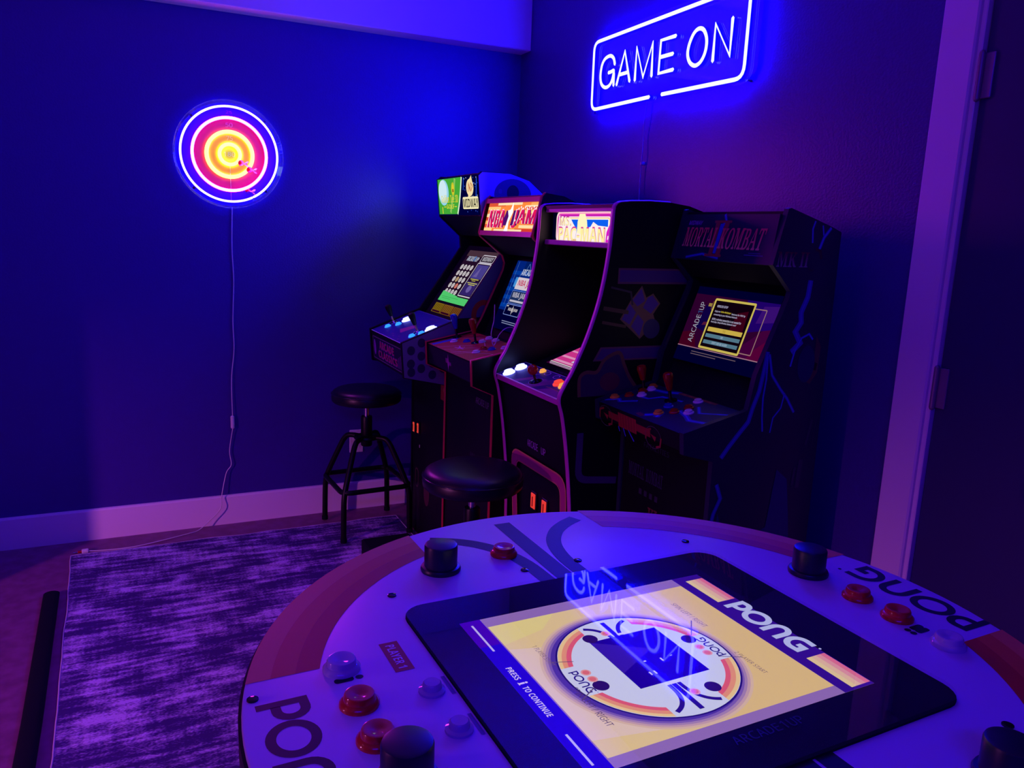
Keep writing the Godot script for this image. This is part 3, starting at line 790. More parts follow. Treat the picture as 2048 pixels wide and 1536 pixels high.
func golf_cabinet() -> void:
	var z0 := -3.374; var z1 := -2.902
	var T := thing("arcade_cabinet", "tall golf arcade cabinet with green and blue lit marquee, nearest the corner", "arcade cabinet", Vector3(1.40, 0, -3.138), "arcade cabinets along the right wall")
	var prof := v2([1.115, 0, 1.115, 0.775, 0.925, 0.815, 0.915, 0.957, 1.145, 1.045, 1.337, 1.322, 1.333, 1.372, 1.235, 1.455, 1.220, 1.612, 1.236, 1.628, 1.36, 1.628, 1.446, 1.605, 1.518, 1.552, 1.59, 1.468, 1.645, 1.36, 1.68, 1.2, 1.68, 0])
	shell(T, prof, z0, z1, M.black, null, 0)
	slab(T, "inner_liner", v2([1.118, 0.79, 1.118, 0.80, 0.93, 0.83, 0.92, 0.95, 1.15, 1.04, 1.342, 1.322, 1.338, 1.374, 1.24, 1.458, 1.226, 1.606, 1.36, 1.62, 1.5, 1.55, 1.6, 1.3, 1.6, 0.79]), z0 + 0.016, z0 + 0.019, M.matte)
	var a := z0 + 0.016; var b := z1 - 0.016
	part(T, "lower_front", bx(Vector3(1.119, 0.0, a), Vector3(1.133, 0.79, b)), M.black)
	part(T, "back_panel", bx(Vector3(1.662, 0, a), Vector3(1.676, 1.2, b)), M.matte)
	slab(T, "top_panel", v2([1.236, 1.624, 1.36, 1.624, 1.445, 1.601, 1.515, 1.549, 1.587, 1.465, 1.641, 1.36, 1.676, 1.2, 1.662, 1.2, 1.63, 1.35, 1.57, 1.455, 1.50, 1.54, 1.44, 1.588, 1.36, 1.612, 1.236, 1.612]), a, b, M.black)
	slab(T, "marquee_box", v2([1.240, 1.457, 1.225, 1.612, 1.36, 1.612, 1.38, 1.40, 1.335, 1.376]), a, b, M.black)
	slab(T, "control_deck", v2([1.119, 0.787, 0.930, 0.822, 0.920, 0.950, 1.142, 1.035, 1.16, 1.03, 1.16, 0.787]), a, b, M.black)
	slab(T, "screen_board", v2([1.168, 1.026, 1.374, 1.331, 1.386, 1.324, 1.180, 1.018]), a, b, M.matte)
	# deck print and controls
	var d0 := Vector3(0.9195, 0.9506, z0 + 0.016); var du := Vector3(0.222, 0.085, 0).normalized(); var dn := Vector3(-du.y, du.x, 0)
	var W := b - a
	var d := art(d0 + dn * 0.0003, Vector3(0, 0, 1), du)
	d.ink("1c1a8c"); d.rect(0, 0, W, 0.236)
	d.ink("a03090"); d.poly(v2([0.20, 0.075, 0.262, 0.055, 0.285, 0.12, 0.235, 0.13]))
	d.ink("d8c0e8"); d.line(v2([0.245, 0.128, 0.292, 0.118]), 0.004)
	d.ink("5a2c90"); for q in [[0.13, 0.03], [0.155, 0.052], [0.21, 0.03], [0.25, 0.02], [0.30, 0.03], [0.335, 0.013]]: d.rect(q[0], q[1], q[0] + 0.022, q[1] + 0.008)
	d.ink("6a3490"); d.text("GOLF TOUR", "b", 0.24, 0.198, 0.33, 0.212); d.rect(0.31, 0.175, 0.37, 0.178); d.rect(0.36, 0.19, 0.41, 0.193)
	d.ink("8c80d0"); d.line(v2([0.03, 0.232, 0.42, 0.232]), 0.0015); d.line(v2([0.004, 0.05, 0.004, 0.23]), 0.0015)
	d.ink("c8ccf0"); d.line(v2([0.0, 0.0015, W, 0.0015]), 0.003)
	part(T, "deck_print", d, M.print)
	var at := func(z: float, s: float) -> Vector3: return Vector3(0.9195, 0.9506, z) + du * s + dn * 0.0005
	var white := glow("white button lamp", Color(0.1, 0.11, 0.4), 10.0); var cyan := glow("cyan button lamp", Color(0.003, 0.04, 0.2), 10.0)
	for q in [[-3.262, 0.146], [-2.945, 0.142]]: button(T, at.call(q[0], q[1]), dn, 0.026, white, "led_button", 0.012)
	for q in [[-3.290, 0.060], [-3.250, 0.098], [-2.965, 0.063], [-2.945, 0.099]]: button(T, at.call(q[0], q[1]), dn, 0.0145, cyan, "led_button")
	area(T, at.call(-3.12, 0.11) + dn * 0.02, dn, Vector2(0.10, 0.3), Color(0.1, 0.18, 1), 0.006)
	for q in [[-3.318, 0.098], [-2.99, 0.098]]: bat_stick(T, at.call(q[0], q[1]), dn, M.black, 0.085, false, M.chrome)
	# deck front poster
	var f := art(Vector3(0.9285, 0.823, a), Vector3(0, 0, 1), Vector3(-0.010, 0.128, 0))
	f.ink("0c0a30"); f.rect(0.018, 0.006, W - 0.003, 0.112)
	f.ink("8c7a90"); f.outline(0.022, 0.012, W - 0.006, 0.106, 0.006, 0.0022)
	f.ink("8038b0"); f.ell(0.05, 0.06, 0.016, 0.034)
	f.ink("6c2a9c"); f.text("ARCADE", "b", 0.12, 0.060, 0.33, 0.098); f.text("CLASSICS", "b", 0.10, 0.020, 0.37, 0.056)
	f.ink("b03060"); f.text("ARCADE", "b", 0.124, 0.064, 0.334, 0.094); f.text("CLASSICS", "b", 0.104, 0.024, 0.374, 0.052)
	f.ink("7a3c9c"); for k in 4: f.line(v2([0.375 + k * 0.016, 0.02, 0.385 + k * 0.014, 0.06 + k * 0.006]), 0.004)
	part(T, "deck_poster", f, M.print)
	# right side print: dimpled ball art low down, a speaker ring high up, a red ring beside the screen
	var s := art(Vector3(0, 0, z1), Vector3(1, 0, 0), Vector3(0, 1, 0))
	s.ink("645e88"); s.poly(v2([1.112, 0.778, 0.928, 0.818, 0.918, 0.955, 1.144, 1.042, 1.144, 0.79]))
	s.ink("241c44")
	for q in [[0.955, 0.925], [0.955, 0.872], [0.957, 0.838], [0.998, 0.955], [0.998, 0.902], [0.998, 0.852], [1.045, 0.93], [1.045, 0.872], [1.045, 0.825], [1.09, 0.90], [1.09, 0.85]]:
		s.ell(q[0], q[1], 0.0165, 0.0185, 18)
	part(T, "dimple_print", s, M.print)
	s = art(Vector3(0, 0, z1), Vector3(1, 0, 0), Vector3(0, 1, 0))
	s.ink("4a3878"); s.poly(v2([1.150, 1.050, 1.336, 1.322, 1.38, 1.32, 1.38, 1.06]))
	s.ink("a01818")
	var rg := PackedVector2Array()
	for i in 25: rg.append(Vector2(1.262 + cos(TAU * i / 24.0) * 0.044, 1.062 + sin(TAU * i / 24.0) * 0.052))
	s.line(rg, 0.022)
	part(T, "ring_print", s, M.print)
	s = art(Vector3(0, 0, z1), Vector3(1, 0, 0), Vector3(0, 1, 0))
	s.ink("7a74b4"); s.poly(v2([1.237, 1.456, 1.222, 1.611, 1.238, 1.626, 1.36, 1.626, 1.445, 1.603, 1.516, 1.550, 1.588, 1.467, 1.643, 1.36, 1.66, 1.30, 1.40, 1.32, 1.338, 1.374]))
	s.ink("3a3260"); s.ell(1.374, 1.545, 0.082, 0.062, 40)
	s.ink("08070c"); s.ell(1.374, 1.553, 0.027, 0.030, 24)
	s.ink("4a4470"); s.ell(1.318, 1.556, 0.008, 0.010, 12)
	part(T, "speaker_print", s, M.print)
	# lower front: slots and dull-coloured print
	for q in [[-3.330, 0.505], [-3.272, 0.513]]: coin_slot(T, 1.119, q[1] - 0.005, q[0], 0.016, 0.044, glow("red coin lamp", Color(1, 0.07, 0.03), 0.7))
	var l := art(Vector3(1.119, 0, a), Vector3(0, 0, 1), Vector3(0, 1, 0))
	l.ink("8c2c18"); l.rect(0.36, 0.70, 0.425, 0.772); l.ink("c89850"); l.ell(0.395, 0.745, 0.006, 0.009)
	l.ink("584038"); l.line(PackedVector2Array(Art.rr(0.045, 0.225, 0.085, 0.31, 0.018)), 0.006, true)
	l.ink("50202c"); l.ell(0.20, 0.235, 0.036, 0.062)
	l.ink("c0c0c8"); l.ell(0.098, 0.425, 0.005, 0.008)
	part(T, "front_print", l, M.print)
	# screen
	var su := Vector3(0.150, 0.222, 0).normalized(); var so := Vector3(1.207, 1.089, -3.290); var sn := Vector3(-su.y, su.x, 0)
	var p := art(so + sn * 0.001, Vector3(0, 0, 1), su, 0.75)
	p.ink("281430"); p.rect(0, 0, 0.33, 0.268)
	p.ink("503844"); p.rect(0, 0.238, 0.33, 0.268)
	p.ink("2c1438"); p.rect(0.183, 0.052, 0.312, 0.212)
	p.ink("d4dcf4"); p.text("ARCADE", "b", 0.030, 0.213, 0.106, 0.238); p.text("UP", "b", 0.122, 0.213, 0.155, 0.236)
	p.ink("5080d0"); p.rect(0.108, 0.214, 0.118, 0.240)
	for r in 5:
		for c in 4:
			p.ink("e4dce0" if not (r == 2 and c == 1) and not (r == 3 and c == 2) else ("d0b080" if r == 2 else "f08070"))
			p.ell(0.027 + c * 0.037, 0.180 - r * 0.0325, 0.0145, 0.0135, 18)
			p.ink("8a7c90"); p.line(v2([0.022 + c * 0.037, 0.174 - r * 0.0325, 0.032 + c * 0.037, 0.187 - r * 0.0325]), 0.004)
	p.ink("e8e0f0"); p.outline(0.180, 0.042, 0.316, 0.207, 0.003, 0.005); p.outline(0.184, 0.213, 0.316, 0.248, 0.006, 0.004)
	p.ink("d0ccd8"); p.text("MIDWAY", "b", 0.200, 0.220, 0.304, 0.241)
	p.ink("50449c"); p.rect(0.190, 0.132, 0.306, 0.20); p.ink("3a2c78"); p.rect(0.190, 0.048, 0.306, 0.115)
	p.ink("7464b0"); p.ell(0.25, 0.08, 0.022, 0.018); p.poly(v2([0.21, 0.14, 0.25, 0.14, 0.24, 0.19]))
	p.ink("d8d060"); p.rect(0.205, 0.126, 0.29, 0.130); p.rect(0.225, 0.119, 0.265, 0.122); p.rect(0.196, 0.107, 0.30, 0.111); p.rect(0.215, 0.099, 0.285, 0.103)
	p.ink("5ce07c"); p.rect(0, 0, 0.33, 0.033)
	p.poly(v2([0, 0.033, 0.185, 0.033, 0.185, 0.036, 0, 0.05]))
	p.ink("38b058"); p.rect(0.02, 0.022, 0.21, 0.024); p.rect(0.03, 0.014, 0.13, 0.016)
	part(T, "screen_picture", p, M.lit)
	area(T, so + su * 0.13 + sn * 0.01 + Vector3(0, 0, 0.165), sn, Vector2(0.25, 0.32), Color(0.5, 0.6, 0.7), 0.004)
	var z := art(so + sn * 0.0008 - su * 0.068, Vector3(0, 0, 1), su, 0.32)
	for k in 3:
		z.ink(["c8a030", "c88a3c", "b87038"][k]); z.rect(0.0 + k * 0.112, 0.008, 0.106 + k * 0.112, 0.056)
		z.ink("402010"); for j in 5: z.line(v2([0.012 + k * 0.112 + j * 0.02, 0.022, 0.02 + k * 0.112 + j * 0.018, 0.052]), 0.004)
		z.ink("501838"); z.rect(0.006 + k * 0.112, 0.010, 0.10 + k * 0.112, 0.019)
	part(T, "screen_strip", z, M.lit)
	# marquee
	var mu := Vector3(-0.015, 0.158, 0).normalized()
	var m := art(Vector3(1.2335, 1.461, z0 + 0.002), Vector3(0, 0, 1), mu, 0.9)
	var Wm := z1 - z0 - 0.004
	m.ink("04083c"); m.rect(0, 0, Wm, 0.157)
	m.ink("46b03c"); m.poly(v2([0, 0.004, 0.232, 0.004, 0.258, 0.05, 0.278, 0.10, 0.296, 0.153, 0, 0.153]))
	m.ink("8cc864"); m.line(v2([0.15, 0.01, 0.2, 0.1, 0.22, 0.15]), 0.018)
	m.ink("e8ffe0"); m.line(spline2([Vector2(0.232, 0.004), Vector2(0.258, 0.05), Vector2(0.278, 0.10), Vector2(0.296, 0.153)]), 0.011)
	m.ink("9cdcf4"); m.ell(0.078, 0.096, 0.062, 0.055, 32); m.ink("d8f4ff"); m.ell(0.068, 0.103, 0.050, 0.046, 32)
	m.ink("0a2430"); m.rect(0, 0.0, 0.012, 0.157)
	m.ink("c8d030"); m.ell(0.192, 0.108, 0.019, 0.028); m.ink("e8d438"); m.ell(0.192, 0.108, 0.012, 0.020); m.ink("806020"); m.rrect(0.185, 0.095, 0.199, 0.108, 0.002)
	m.ink("e8e040"); m.text("Golden Tee 3D", "g", 0.045, 0.052, 0.245, 0.085, 0.0); m.text("GOLF", "b", 0.105, 0.027, 0.198, 0.045)
	m.rect(0.075, 0.033, 0.097, 0.037); m.rect(0.205, 0.033, 0.225, 0.037); m.line(v2([0.058, 0.006, 0.055, 0.035]), 0.008)
	var rn := RandomNumberGenerator.new(); rn.seed = 5
	for k in 46:
		m.ink(["5c78ff", "d0e0ff", "3050d8"][k % 3]); m.ell(rn.randf_range(0.30, Wm - 0.006), rn.randf_range(0.006, 0.15), 0.0022, 0.0030, 6)
	m.ink("2858e0"); m.line(v2([0.312, 0.10, 0.322, 0.15]), 0.006); m.line(v2([0.445, 0.07, 0.458, 0.14]), 0.007)
	m.ink("ffe8b0"); m.ell(0.385, 0.108, 0.038, 0.034, 28); m.poly(v2([0.378, 0.138, 0.405, 0.155, 0.415, 0.125])); m.poly(v2([0.365, 0.09, 0.36, 0.048, 0.375, 0.048, 0.385, 0.08]))
	m.ink("c85c30"); m.line(v2([0.366, 0.092, 0.372, 0.126, 0.384, 0.100, 0.392, 0.128, 0.388, 0.092]), 0.005); m.line(v2([0.398, 0.126, 0.412, 0.112, 0.396, 0.094]), 0.005)
	m.ink("fff4c0"); m.rrect(0.302, 0.024, Wm - 0.002, 0.072, 0.008)
	m.ink("101018"); m.text("MIDWAY", "b", 0.308, 0.030, Wm - 0.004, 0.065)
	part(T, "marquee_sign", m, M.lit)
	area(T, Vector3(1.215, 1.54, -3.24), Vector3(-1, 0, 0), Vector2(0.26, 0.15), Color(0.55, 0.9, 0.8), 0.03)

func basketball_cabinet() -> void:
	var z0 := -2.897; var z1 := -2.414
	var T := thing("arcade_cabinet", "basketball arcade cabinet with orange lit marquee and red edging", "arcade cabinet", Vector3(1.39, 0, -2.655), "arcade cabinets along the right wall")
	var prof := v2([1.096, 0, 1.096, 0.838, 1.016, 0.874, 1.011, 0.962, 1.218, 1.003, 1.248, 1.056, 1.334, 1.246, 1.340, 1.275, 1.330, 1.305, 1.232, 1.378, 1.226, 1.392, 1.256, 1.522, 1.268, 1.534, 1.34, 1.526, 1.68, 1.40, 1.68, 0])
	shell(T, prof, z0, z1, M.black, M.trim_red, 13)
	var a := z0 + 0.016; var b := z1 - 0.016; var W := b - a
	part(T, "lower_front", bx(Vector3(1.101, 0.0, a), Vector3(1.115, 0.85, b)), M.black)
	part(T, "back_panel", bx(Vector3(1.662, 0, a), Vector3(1.676, 1.39, b)), M.matte)
	slab(T, "top_panel", v2([1.27, 1.529, 1.34, 1.521, 1.676, 1.396, 1.676, 1.384, 1.34, 1.509, 1.27, 1.517]), a, b, M.black)
	slab(T, "marquee_box", v2([1.238, 1.378, 1.232, 1.392, 1.262, 1.520, 1.34, 1.512, 1.40, 1.33, 1.34, 1.31]), a, b, M.matte)
	slab(T, "control_deck", v2([1.101, 0.848, 1.022, 0.879, 1.017, 0.956, 1.216, 0.996, 1.24, 0.996, 1.24, 0.848]), a, b, M.black)
	slab(T, "screen_board", v2([1.238, 0.994, 1.260, 0.994, 1.398, 1.326, 1.409, 1.320, 1.270, 0.986, 1.238, 0.986]), a, b, M.matte)
	var du := Vector3(0.199, 0.040, 0).normalized(); var dn := Vector3(-du.y, du.x, 0); var d0 := Vector3(1.017, 0.956, a)
	var d := art(d0 + dn * 0.0003, Vector3(0, 0, 1), du)
	d.ink("a8202c"); d.rect(0, 0, W, 0.203)
	d.ink("2430c0"); d.poly(v2([0.02, 0.008, 0.05, 0.006, 0.055, 0.10, 0.045, 0.12, 0.02, 0.11]))
	d.ink("e8a0d8")
	var cv := PackedVector2Array()
	for i in 21: cv.append(Vector2(0.215 + sin(PI * i / 20.0) * 0.13 * 0.9, 0.012 + i / 20.0 * 0.14))
	d.line(cv, 0.0022)
	for k in 3: d.line(spline2([Vector2(0.10 + k * 0.07, 0.004), Vector2(0.13 + k * 0.07, 0.03), Vector2(0.17 + k * 0.075, 0.07 + k * 0.01), Vector2(0.22 + k * 0.07, 0.10)]), 0.0022)
	d.line(v2([0.28, 0.004, 0.30, 0.04, 0.40, 0.09, 0.45, 0.10]), 0.0022); d.line(v2([0.06, 0.13, 0.12, 0.17, 0.2, 0.185]), 0.0022)
	d.ink("d070d8"); for k in 5: d.line(v2([0.205, 0.055, 0.205 + cos(TAU * k / 5.0) * 0.034, 0.055 + sin(TAU * k / 5.0) * 0.018]), 0.006)
	d.ink("c08830"); d.rect(0.30, 0.186, 0.445, 0.202)
	part(T, "deck_print", d, M.print)
	var at := func(z: float, s: float) -> Vector3: return d0 + Vector3(0, 0, z - a) + du * s + dn * 0.0005
	for q in [[-2.800, 0.080, M.white_plastic], [-2.748, 0.113, M.blue_plastic], [-2.680, 0.148, M.white_plastic], [-2.705, 0.188, M.white_plastic], [-2.645, 0.190, M.white_plastic], [-2.545, 0.066, M.white_plastic], [-2.566, 0.105, M.ball_red], [-2.530, 0.122, M.blue_plastic], [-2.50, 0.16, M.white_plastic]]: button(T, at.call(q[0], q[1]), dn, 0.0155, q[2])
	bat_stick(T, at.call(-2.862, 0.118), dn, M.blue_plastic, 0.095); bat_stick(T, at.call(-2.694, 0.128), dn, M.ball_red, 0.095);
	var f := art(Vector3(1.0215, 0.879, a), Vector3(0, 0, 1), Vector3(-0.005, 0.077, 0))
	f.ink("0c0a26"); f.rect(0.004, 0.003, W - 0.004, 0.073)
	f.ink("a030a0"); f.poly(v2([0.222, 0.070, 0.229, 0.036, 0.222, 0.004, 0.215, 0.036])); f.text("NBA", "b", 0.197, 0.034, 0.218, 0.052); f.text("JAM", "b", 0.226, 0.024, 0.250, 0.042)
	part(T, "deck_poster", f, M.print)
	var l := art(Vector3(1.101, 0, a), Vector3(0, 0, 1), Vector3(0, 1, 0))
	l.ink("6a6478"); l.text("ARCADE1UP", "m", 0.30, 0.775, 0.42, 0.800); l.ink("28283c"); l.text("NBA JAM", "b", 0.26, 0.52, 0.36, 0.58)
	part(T, "front_print", l, M.print)
	# screen
	var su := Vector3(0.076, 0.183, 0).normalized(); var sn := Vector3(-su.y, su.x, 0); var so := Vector3(1.268, 1.022, -2.812)
	var p := art(so + sn * 0.012, Vector3(0, 0, 1), su, 0.7)
	p.ink("06103c"); p.rect(0, 0, 0.33, 0.284); p.ink("0a2c90"); p.rect(0, 0.078, 0.33, 0.284)
	p.ink("0c46b4"); for k in 5: p.rect(0.0, 0.09 + k * 0.034, 0.33, 0.106 + k * 0.034)
	p.ink("0a2474"); p.rect(0.08, 0.245, 0.33, 0.284)
	p.ink("6c9cf0"); p.line(v2([0.02, 0.28, 0.03, 0.10]), 0.0015); p.line(v2([0.10, 0.24, 0.115, 0.275, 0.15, 0.24]), 0.002); p.line(v2([0.06, 0.078, 0.072, 0.24]), 0.0015); p.line(v2([0.12, 0.09, 0.14, 0.2]), 0.0015); p.line(v2([0.155, 0.07, 0.17, 0.16]), 0.0015)
	p.ink("dce8ff"); p.text("ARCADE", "b", 0.075, 0.226, 0.165, 0.252); p.ink("4c80e8"); p.rect(0.17, 0.226, 0.183, 0.256); p.ink("dce8ff"); p.text("UP", "b", 0.19, 0.226, 0.23, 0.250)
	p.ink("50a8f8"); p.rect(0.045, 0.176, 0.09, 0.216); p.ink("f4e4f0"); p.rrect(0.065, 0.168, 0.225, 0.217, 0.004); p.ink("e0306c"); p.text("NBA JAM", "b", 0.08, 0.177, 0.21, 0.207)
	p.ink("24386c"); p.rrect(0.062, 0.112, 0.20, 0.160, 0.004); p.ink("d8d4e8"); p.text("NBA JAM", "b", 0.075, 0.128, 0.19, 0.156); p.rect(0.068, 0.116, 0.185, 0.124); p.ink("7a94e0"); p.outline(0.060, 0.110, 0.202, 0.162, 0.004, 0.002)
	p.ink("080c38"); p.rect(0.060, 0.063, 0.185, 0.104); p.ink("90a4f0"); p.outline(0.058, 0.062, 0.187, 0.105, 0.002, 0.0025)
	p.ink("e4dce0"); p.text("NBA JAM", "b", 0.085, 0.076, 0.165, 0.092); p.poly(v2([0.122, 0.103, 0.128, 0.084, 0.122, 0.064, 0.116, 0.084])); p.rect(0.064, 0.095, 0.08, 0.100)
	p.ink("8c94c0"); p.rect(0.07, 0.034, 0.21, 0.0375); p.rect(0.075, 0.026, 0.20, 0.0295)
	part(T, "screen_picture", p, M.lit)
	area(T, so + su * 0.17 + sn * 0.02 + Vector3(0, 0, 0.165), sn, Vector2(0.24, 0.3), Color(0.2, 0.35, 1), 0.004)
	# marquee
	var mu := Vector3(0.030, 0.130, 0).normalized(); var mn := Vector3(-mu.y, mu.x, 0)
	var e := geo()
	var base := Vector3(1.2305, 1.386, a)
	for q in [[-0.004, 0.014], [0.121, 0.139]]:
		var poly := PackedVector2Array()
		for c in [[q[0], 0.0], [q[1], 0.0], [q[1], 0.007], [q[0], 0.007]]:
			var w: Vector3 = base + mu * c[0] + mn * c[1]
			poly.append(Vector2(w.x, w.y))
		e.prism(poly, flat_z(a), W, false)
	part(T, "marquee_retainer", e, M.trim_red)
	var m := art(base + mn * 0.003, Vector3(0, 0, 1), mu, 1.0)
	m.ink("ff8c40"); m.rect(0.024, 0.012, W - 0.004, 0.124)
	m.ink("180408"); m.rect(0.0, 0.012, 0.026, 0.124)
	var hue := ["ffd890", "e85038", "ffb464", "d84030", "ffe0a8", "f07848", "ffcc80", "e05838"]
	for k in 8:
		m.ink(hue[k]); m.rect(0.026, 0.014 + k * 0.0135, 0.10 + (k * 37 % 5) * 0.02, 0.026 + k * 0.0135)
		m.ink(hue[(k + 3) % 8]); m.rect(0.30 + (k * 53 % 4) * 0.03, 0.014 + k * 0.0135, W - 0.004, 0.025 + k * 0.0135)
	m.ink("ffe4b4"); m.rect(0.11, 0.112, 0.32, 0.121); m.rect(0.35, 0.104, W - 0.006, 0.11); m.rect(0.12, 0.015, 0.36, 0.022)
	m.ink("50106c"); m.poly(v2([0.18, 0.036, 0.235, 0.036, 0.245, 0.092, 0.20, 0.092])); m.poly(v2([0.255, 0.036, 0.31, 0.036, 0.31, 0.092, 0.262, 0.092]))
	m.ink("fff0f8"); m.text("NBA", "b", 0.048, 0.027, 0.190, 0.098); m.text("JAM", "b", 0.262, 0.027, W - 0.012, 0.098)
	m.ink("58106c"); m.text("NBA", "b", 0.058, 0.028, 0.200, 0.094); m.text("JAM", "b", 0.272, 0.028, W - 0.002, 0.094)
	m.ink("e81c60"); m.text("NBA", "b", 0.053, 0.028, 0.194, 0.095); m.text("JAM", "b", 0.267, 0.028, W - 0.008, 0.095)
	m.ink("ff5890"); m.line(v2([0.058, 0.092, 0.185, 0.092]), 0.003)
	m.ink("fffaff"); for k in 9: m.ell(0.30 + k * 0.017, 0.098 + (k % 2) * 0.005, 0.0045, 0.0045, 8)
	for q in [[0.10, 0.044], [0.135, 0.062], [0.29, 0.055], [0.33, 0.06]]: m.ell(q[0], q[1], 0.004, 0.004, 8)
	m.ink("ffffff"); m.poly(v2([0.212, 0.014, 0.246, 0.014, 0.240, 0.05, 0.258, 0.085, 0.246, 0.124, 0.232, 0.095, 0.212, 0.092, 0.228, 0.07, 0.222, 0.04]))
	part(T, "marquee_sign", m, M.lit)
	area(T, base + mu * 0.07 + mn * 0.012 + Vector3(0, 0, W / 2), mn, Vector2(0.12, 0.42), Color(1, 0.32, 0.3), 0.03)

func maze_cabinet() -> void:
	var z0 := -2.405; var z1 := -1.9286; var th := 0.02
	var T := thing("arcade_cabinet", "curved arcade cabinet with pink and yellow lit marquee and magenta edging", "arcade cabinet", Vector3(1.40, 0, -2.167), "arcade cabinets along the right wall")
	var fr := spline2([Vector2(1.152, 0.0), Vector2(1.152, 0.30), Vector2(1.148, 0.52), Vector2(1.139, 0.64), Vector2(1.122, 0.772), Vector2(1.104, 0.870), Vector2(1.090, 0.925), Vector2(1.108, 0.968), Vector2(1.133, 1.012), Vector2(1.177, 1.114), Vector2(1.212, 1.230), Vector2(1.232, 1.359), Vector2(1.238, 1.47)], 5)
	var upto := fr.size() + 6
	var prof := PackedVector2Array(fr)
	prof.append_array(v2([1.240, 1.482, 1.246, 1.490, 1.256, 1.4945, 1.29, 1.4985, 1.355, 1.502, 1.43, 1.5015, 1.50, 1.494, 1.56, 1.478, 1.618, 1.457, 1.66, 1.435, 1.66, 0]))
	shell(T, prof, z0, z1, M.black, M.trim_pink, upto, th)
	var a := z0 + th; var b := z1 - th; var W := b - a
	slab(T, "lower_front", v2([1.162, 0, 1.162, 0.30, 1.157, 0.52, 1.148, 0.64, 1.131, 0.772, 1.113, 0.870, 1.102, 0.915, 1.12, 0.915, 1.145, 0.772, 1.175, 0.5, 1.175, 0]), a, b, M.black)
	part(T, "back_panel", bx(Vector3(1.642, 0, a), Vector3(1.656, 1.43, b)), M.matte)
	slab(T, "top_panel", v2([1.25, 1.490, 1.355, 1.498, 1.50, 1.490, 1.656, 1.432, 1.656, 1.42, 1.50, 1.478, 1.355, 1.486, 1.25, 1.480]), a, b, M.black)
	slab(T, "control_deck", v2([1.096, 0.908, 1.0945, 0.922, 1.2016, 0.9575, 1.22, 0.945, 1.22, 0.90, 1.12, 0.90]), a, b, M.black)
	slab(T, "screen_bezel", v2([1.2016, 0.940, 1.43, 1.020, 1.60, 1.32, 1.615, 1.31, 1.44, 1.005, 1.21, 0.925]), a, b, M.matte)
	for q in [[1.3625, 1.379], [1.4685, 1.487]]:
		part(T, "marquee_retainer", bx(Vector3(1.254, q[0], a + 0.002), Vector3(1.264, q[1], b), 0.002), M.bar_pink)
	slab(T, "marquee_box", v2([1.282, 1.360, 1.282, 1.484, 1.35, 1.49, 1.50, 1.36]), a, b, M.matte)
	# deck
	var du := Vector3(0.1071, 0.0355, 0).normalized(); var dn := Vector3(-du.y, du.x, 0); var d0 := Vector3(1.0945, 0.922, a)
	var d := art(d0 + dn * 0.0003, Vector3(0, 0, 1), du)
	d.ink("2c2474"); d.rect(0, 0, W, 0.1125)
	d.ink("8a2c8c"); d.poly(v2([0.20, 0.002, 0.25, 0.002, 0.30, 0.05, W, 0.052, W, 0.034, 0.33, 0.034, 0.29, 0.002, W, 0.002, W, 0.08, 0.27, 0.075])); d.poly(v2([0.12, 0.002, 0.15, 0.002, 0.19, 0.04, 0.26, 0.05, 0.25, 0.065, 0.17, 0.05]))
	d.ink("c08840"); d.line(v2([0.30, 0.032, 0.33, 0.034, W, 0.030]), 0.0022)
	d.ink("c8c4f0"); d.line(v2([0.003, 0.0, 0.003, 0.111, W, 0.111]), 0.002)
	d.ink("d8d0f4"); for q in [[0.197, 0.1], [0.258, 0.1], [0.155, 0.085]]:
		var c := PackedVector2Array()
		for i in 17: c.append(Vector2(q[0] + cos(TAU * i / 16.0) * 0.0145, q[1] - 0.006 + sin(TAU * i / 16.0) * 0.0105))
		d.line(c, 0.0024)
	d.ink("08061c"); d.ell(0.222, 0.036, 0.026, 0.022); d.ink("a8a0d0")
	var rc := PackedVector2Array()
	for i in 25: rc.append(Vector2(0.222 + cos(TAU * i / 24.0) * 0.027, 0.036 + sin(TAU * i / 24.0) * 0.023))
	d.line(rc, 0.0018)
	part(T, "deck_print", d, M.print)
	var e := geo(); e.box(Vector3(1.0915, 0.919, a), Vector3(1.0955, 0.9235, b), 0.001)
	part(T, "deck_lip", e, mat("pale deck edging", "e4dcec", 0.3))
	e = geo(); e.box(Vector3(1.094, 0.903, a), Vector3(1.100, 0.918, b), 0.001)
	part(T, "deck_lip", e, M.trim_pink)
	var at := func(z: float, s: float) -> Vector3: return d0 + Vector3(0, 0, z - a) + du * s + dn * 0.0005
	var white := glow("white button lamp", Color(0.11, 0.12, 0.5), 10.0); var red := glow("red button lamp", Color(1, 0.06, 0.02), 0.9); var amber := glow("amber button lamp", Color(1, 0.42, 0.06), 0.9)
	button(T, at.call(-2.338, 0.024), dn, 0.0215, white, "led_button", 0.012); button(T, at.call(-2.340, 0.072), dn, 0.0215, white, "led_button", 0.012)
	area(T, at.call(-2.33, 0.06) + dn * 0.014, dn, Vector2(0.05, 0.04), Color(0.3, 0.34, 1), 0.005)
	button(T, at.call(-2.062, 0.066), dn, 0.0195, red, "led_button", 0.012); button(T, at.call(-2.025, 0.062), dn, 0.0175, amber, "led_button", 0.011); button(T, at.call(-2.222, 0.095), dn, 0.012, amber, "led_button")
	area(T, at.call(-2.045, 0.064) + dn * 0.02, dn, Vector2(0.05, 0.05), Color(1, 0.1, 0.03), 0.003)
	bat_stick(T, at.call(-2.163, 0.036), dn, M.ball_red, 0.058, true)
	# deep screen
	var su := Vector3(0.131, 0.0473, 0).normalized(); var sn := Vector3(-su.y, su.x, 0); var so := Vector3(1.2625, 0.9610, -2.330)
	var p := art(so + sn * 0.0055, Vector3(0, 0, 1), su, 0.75)
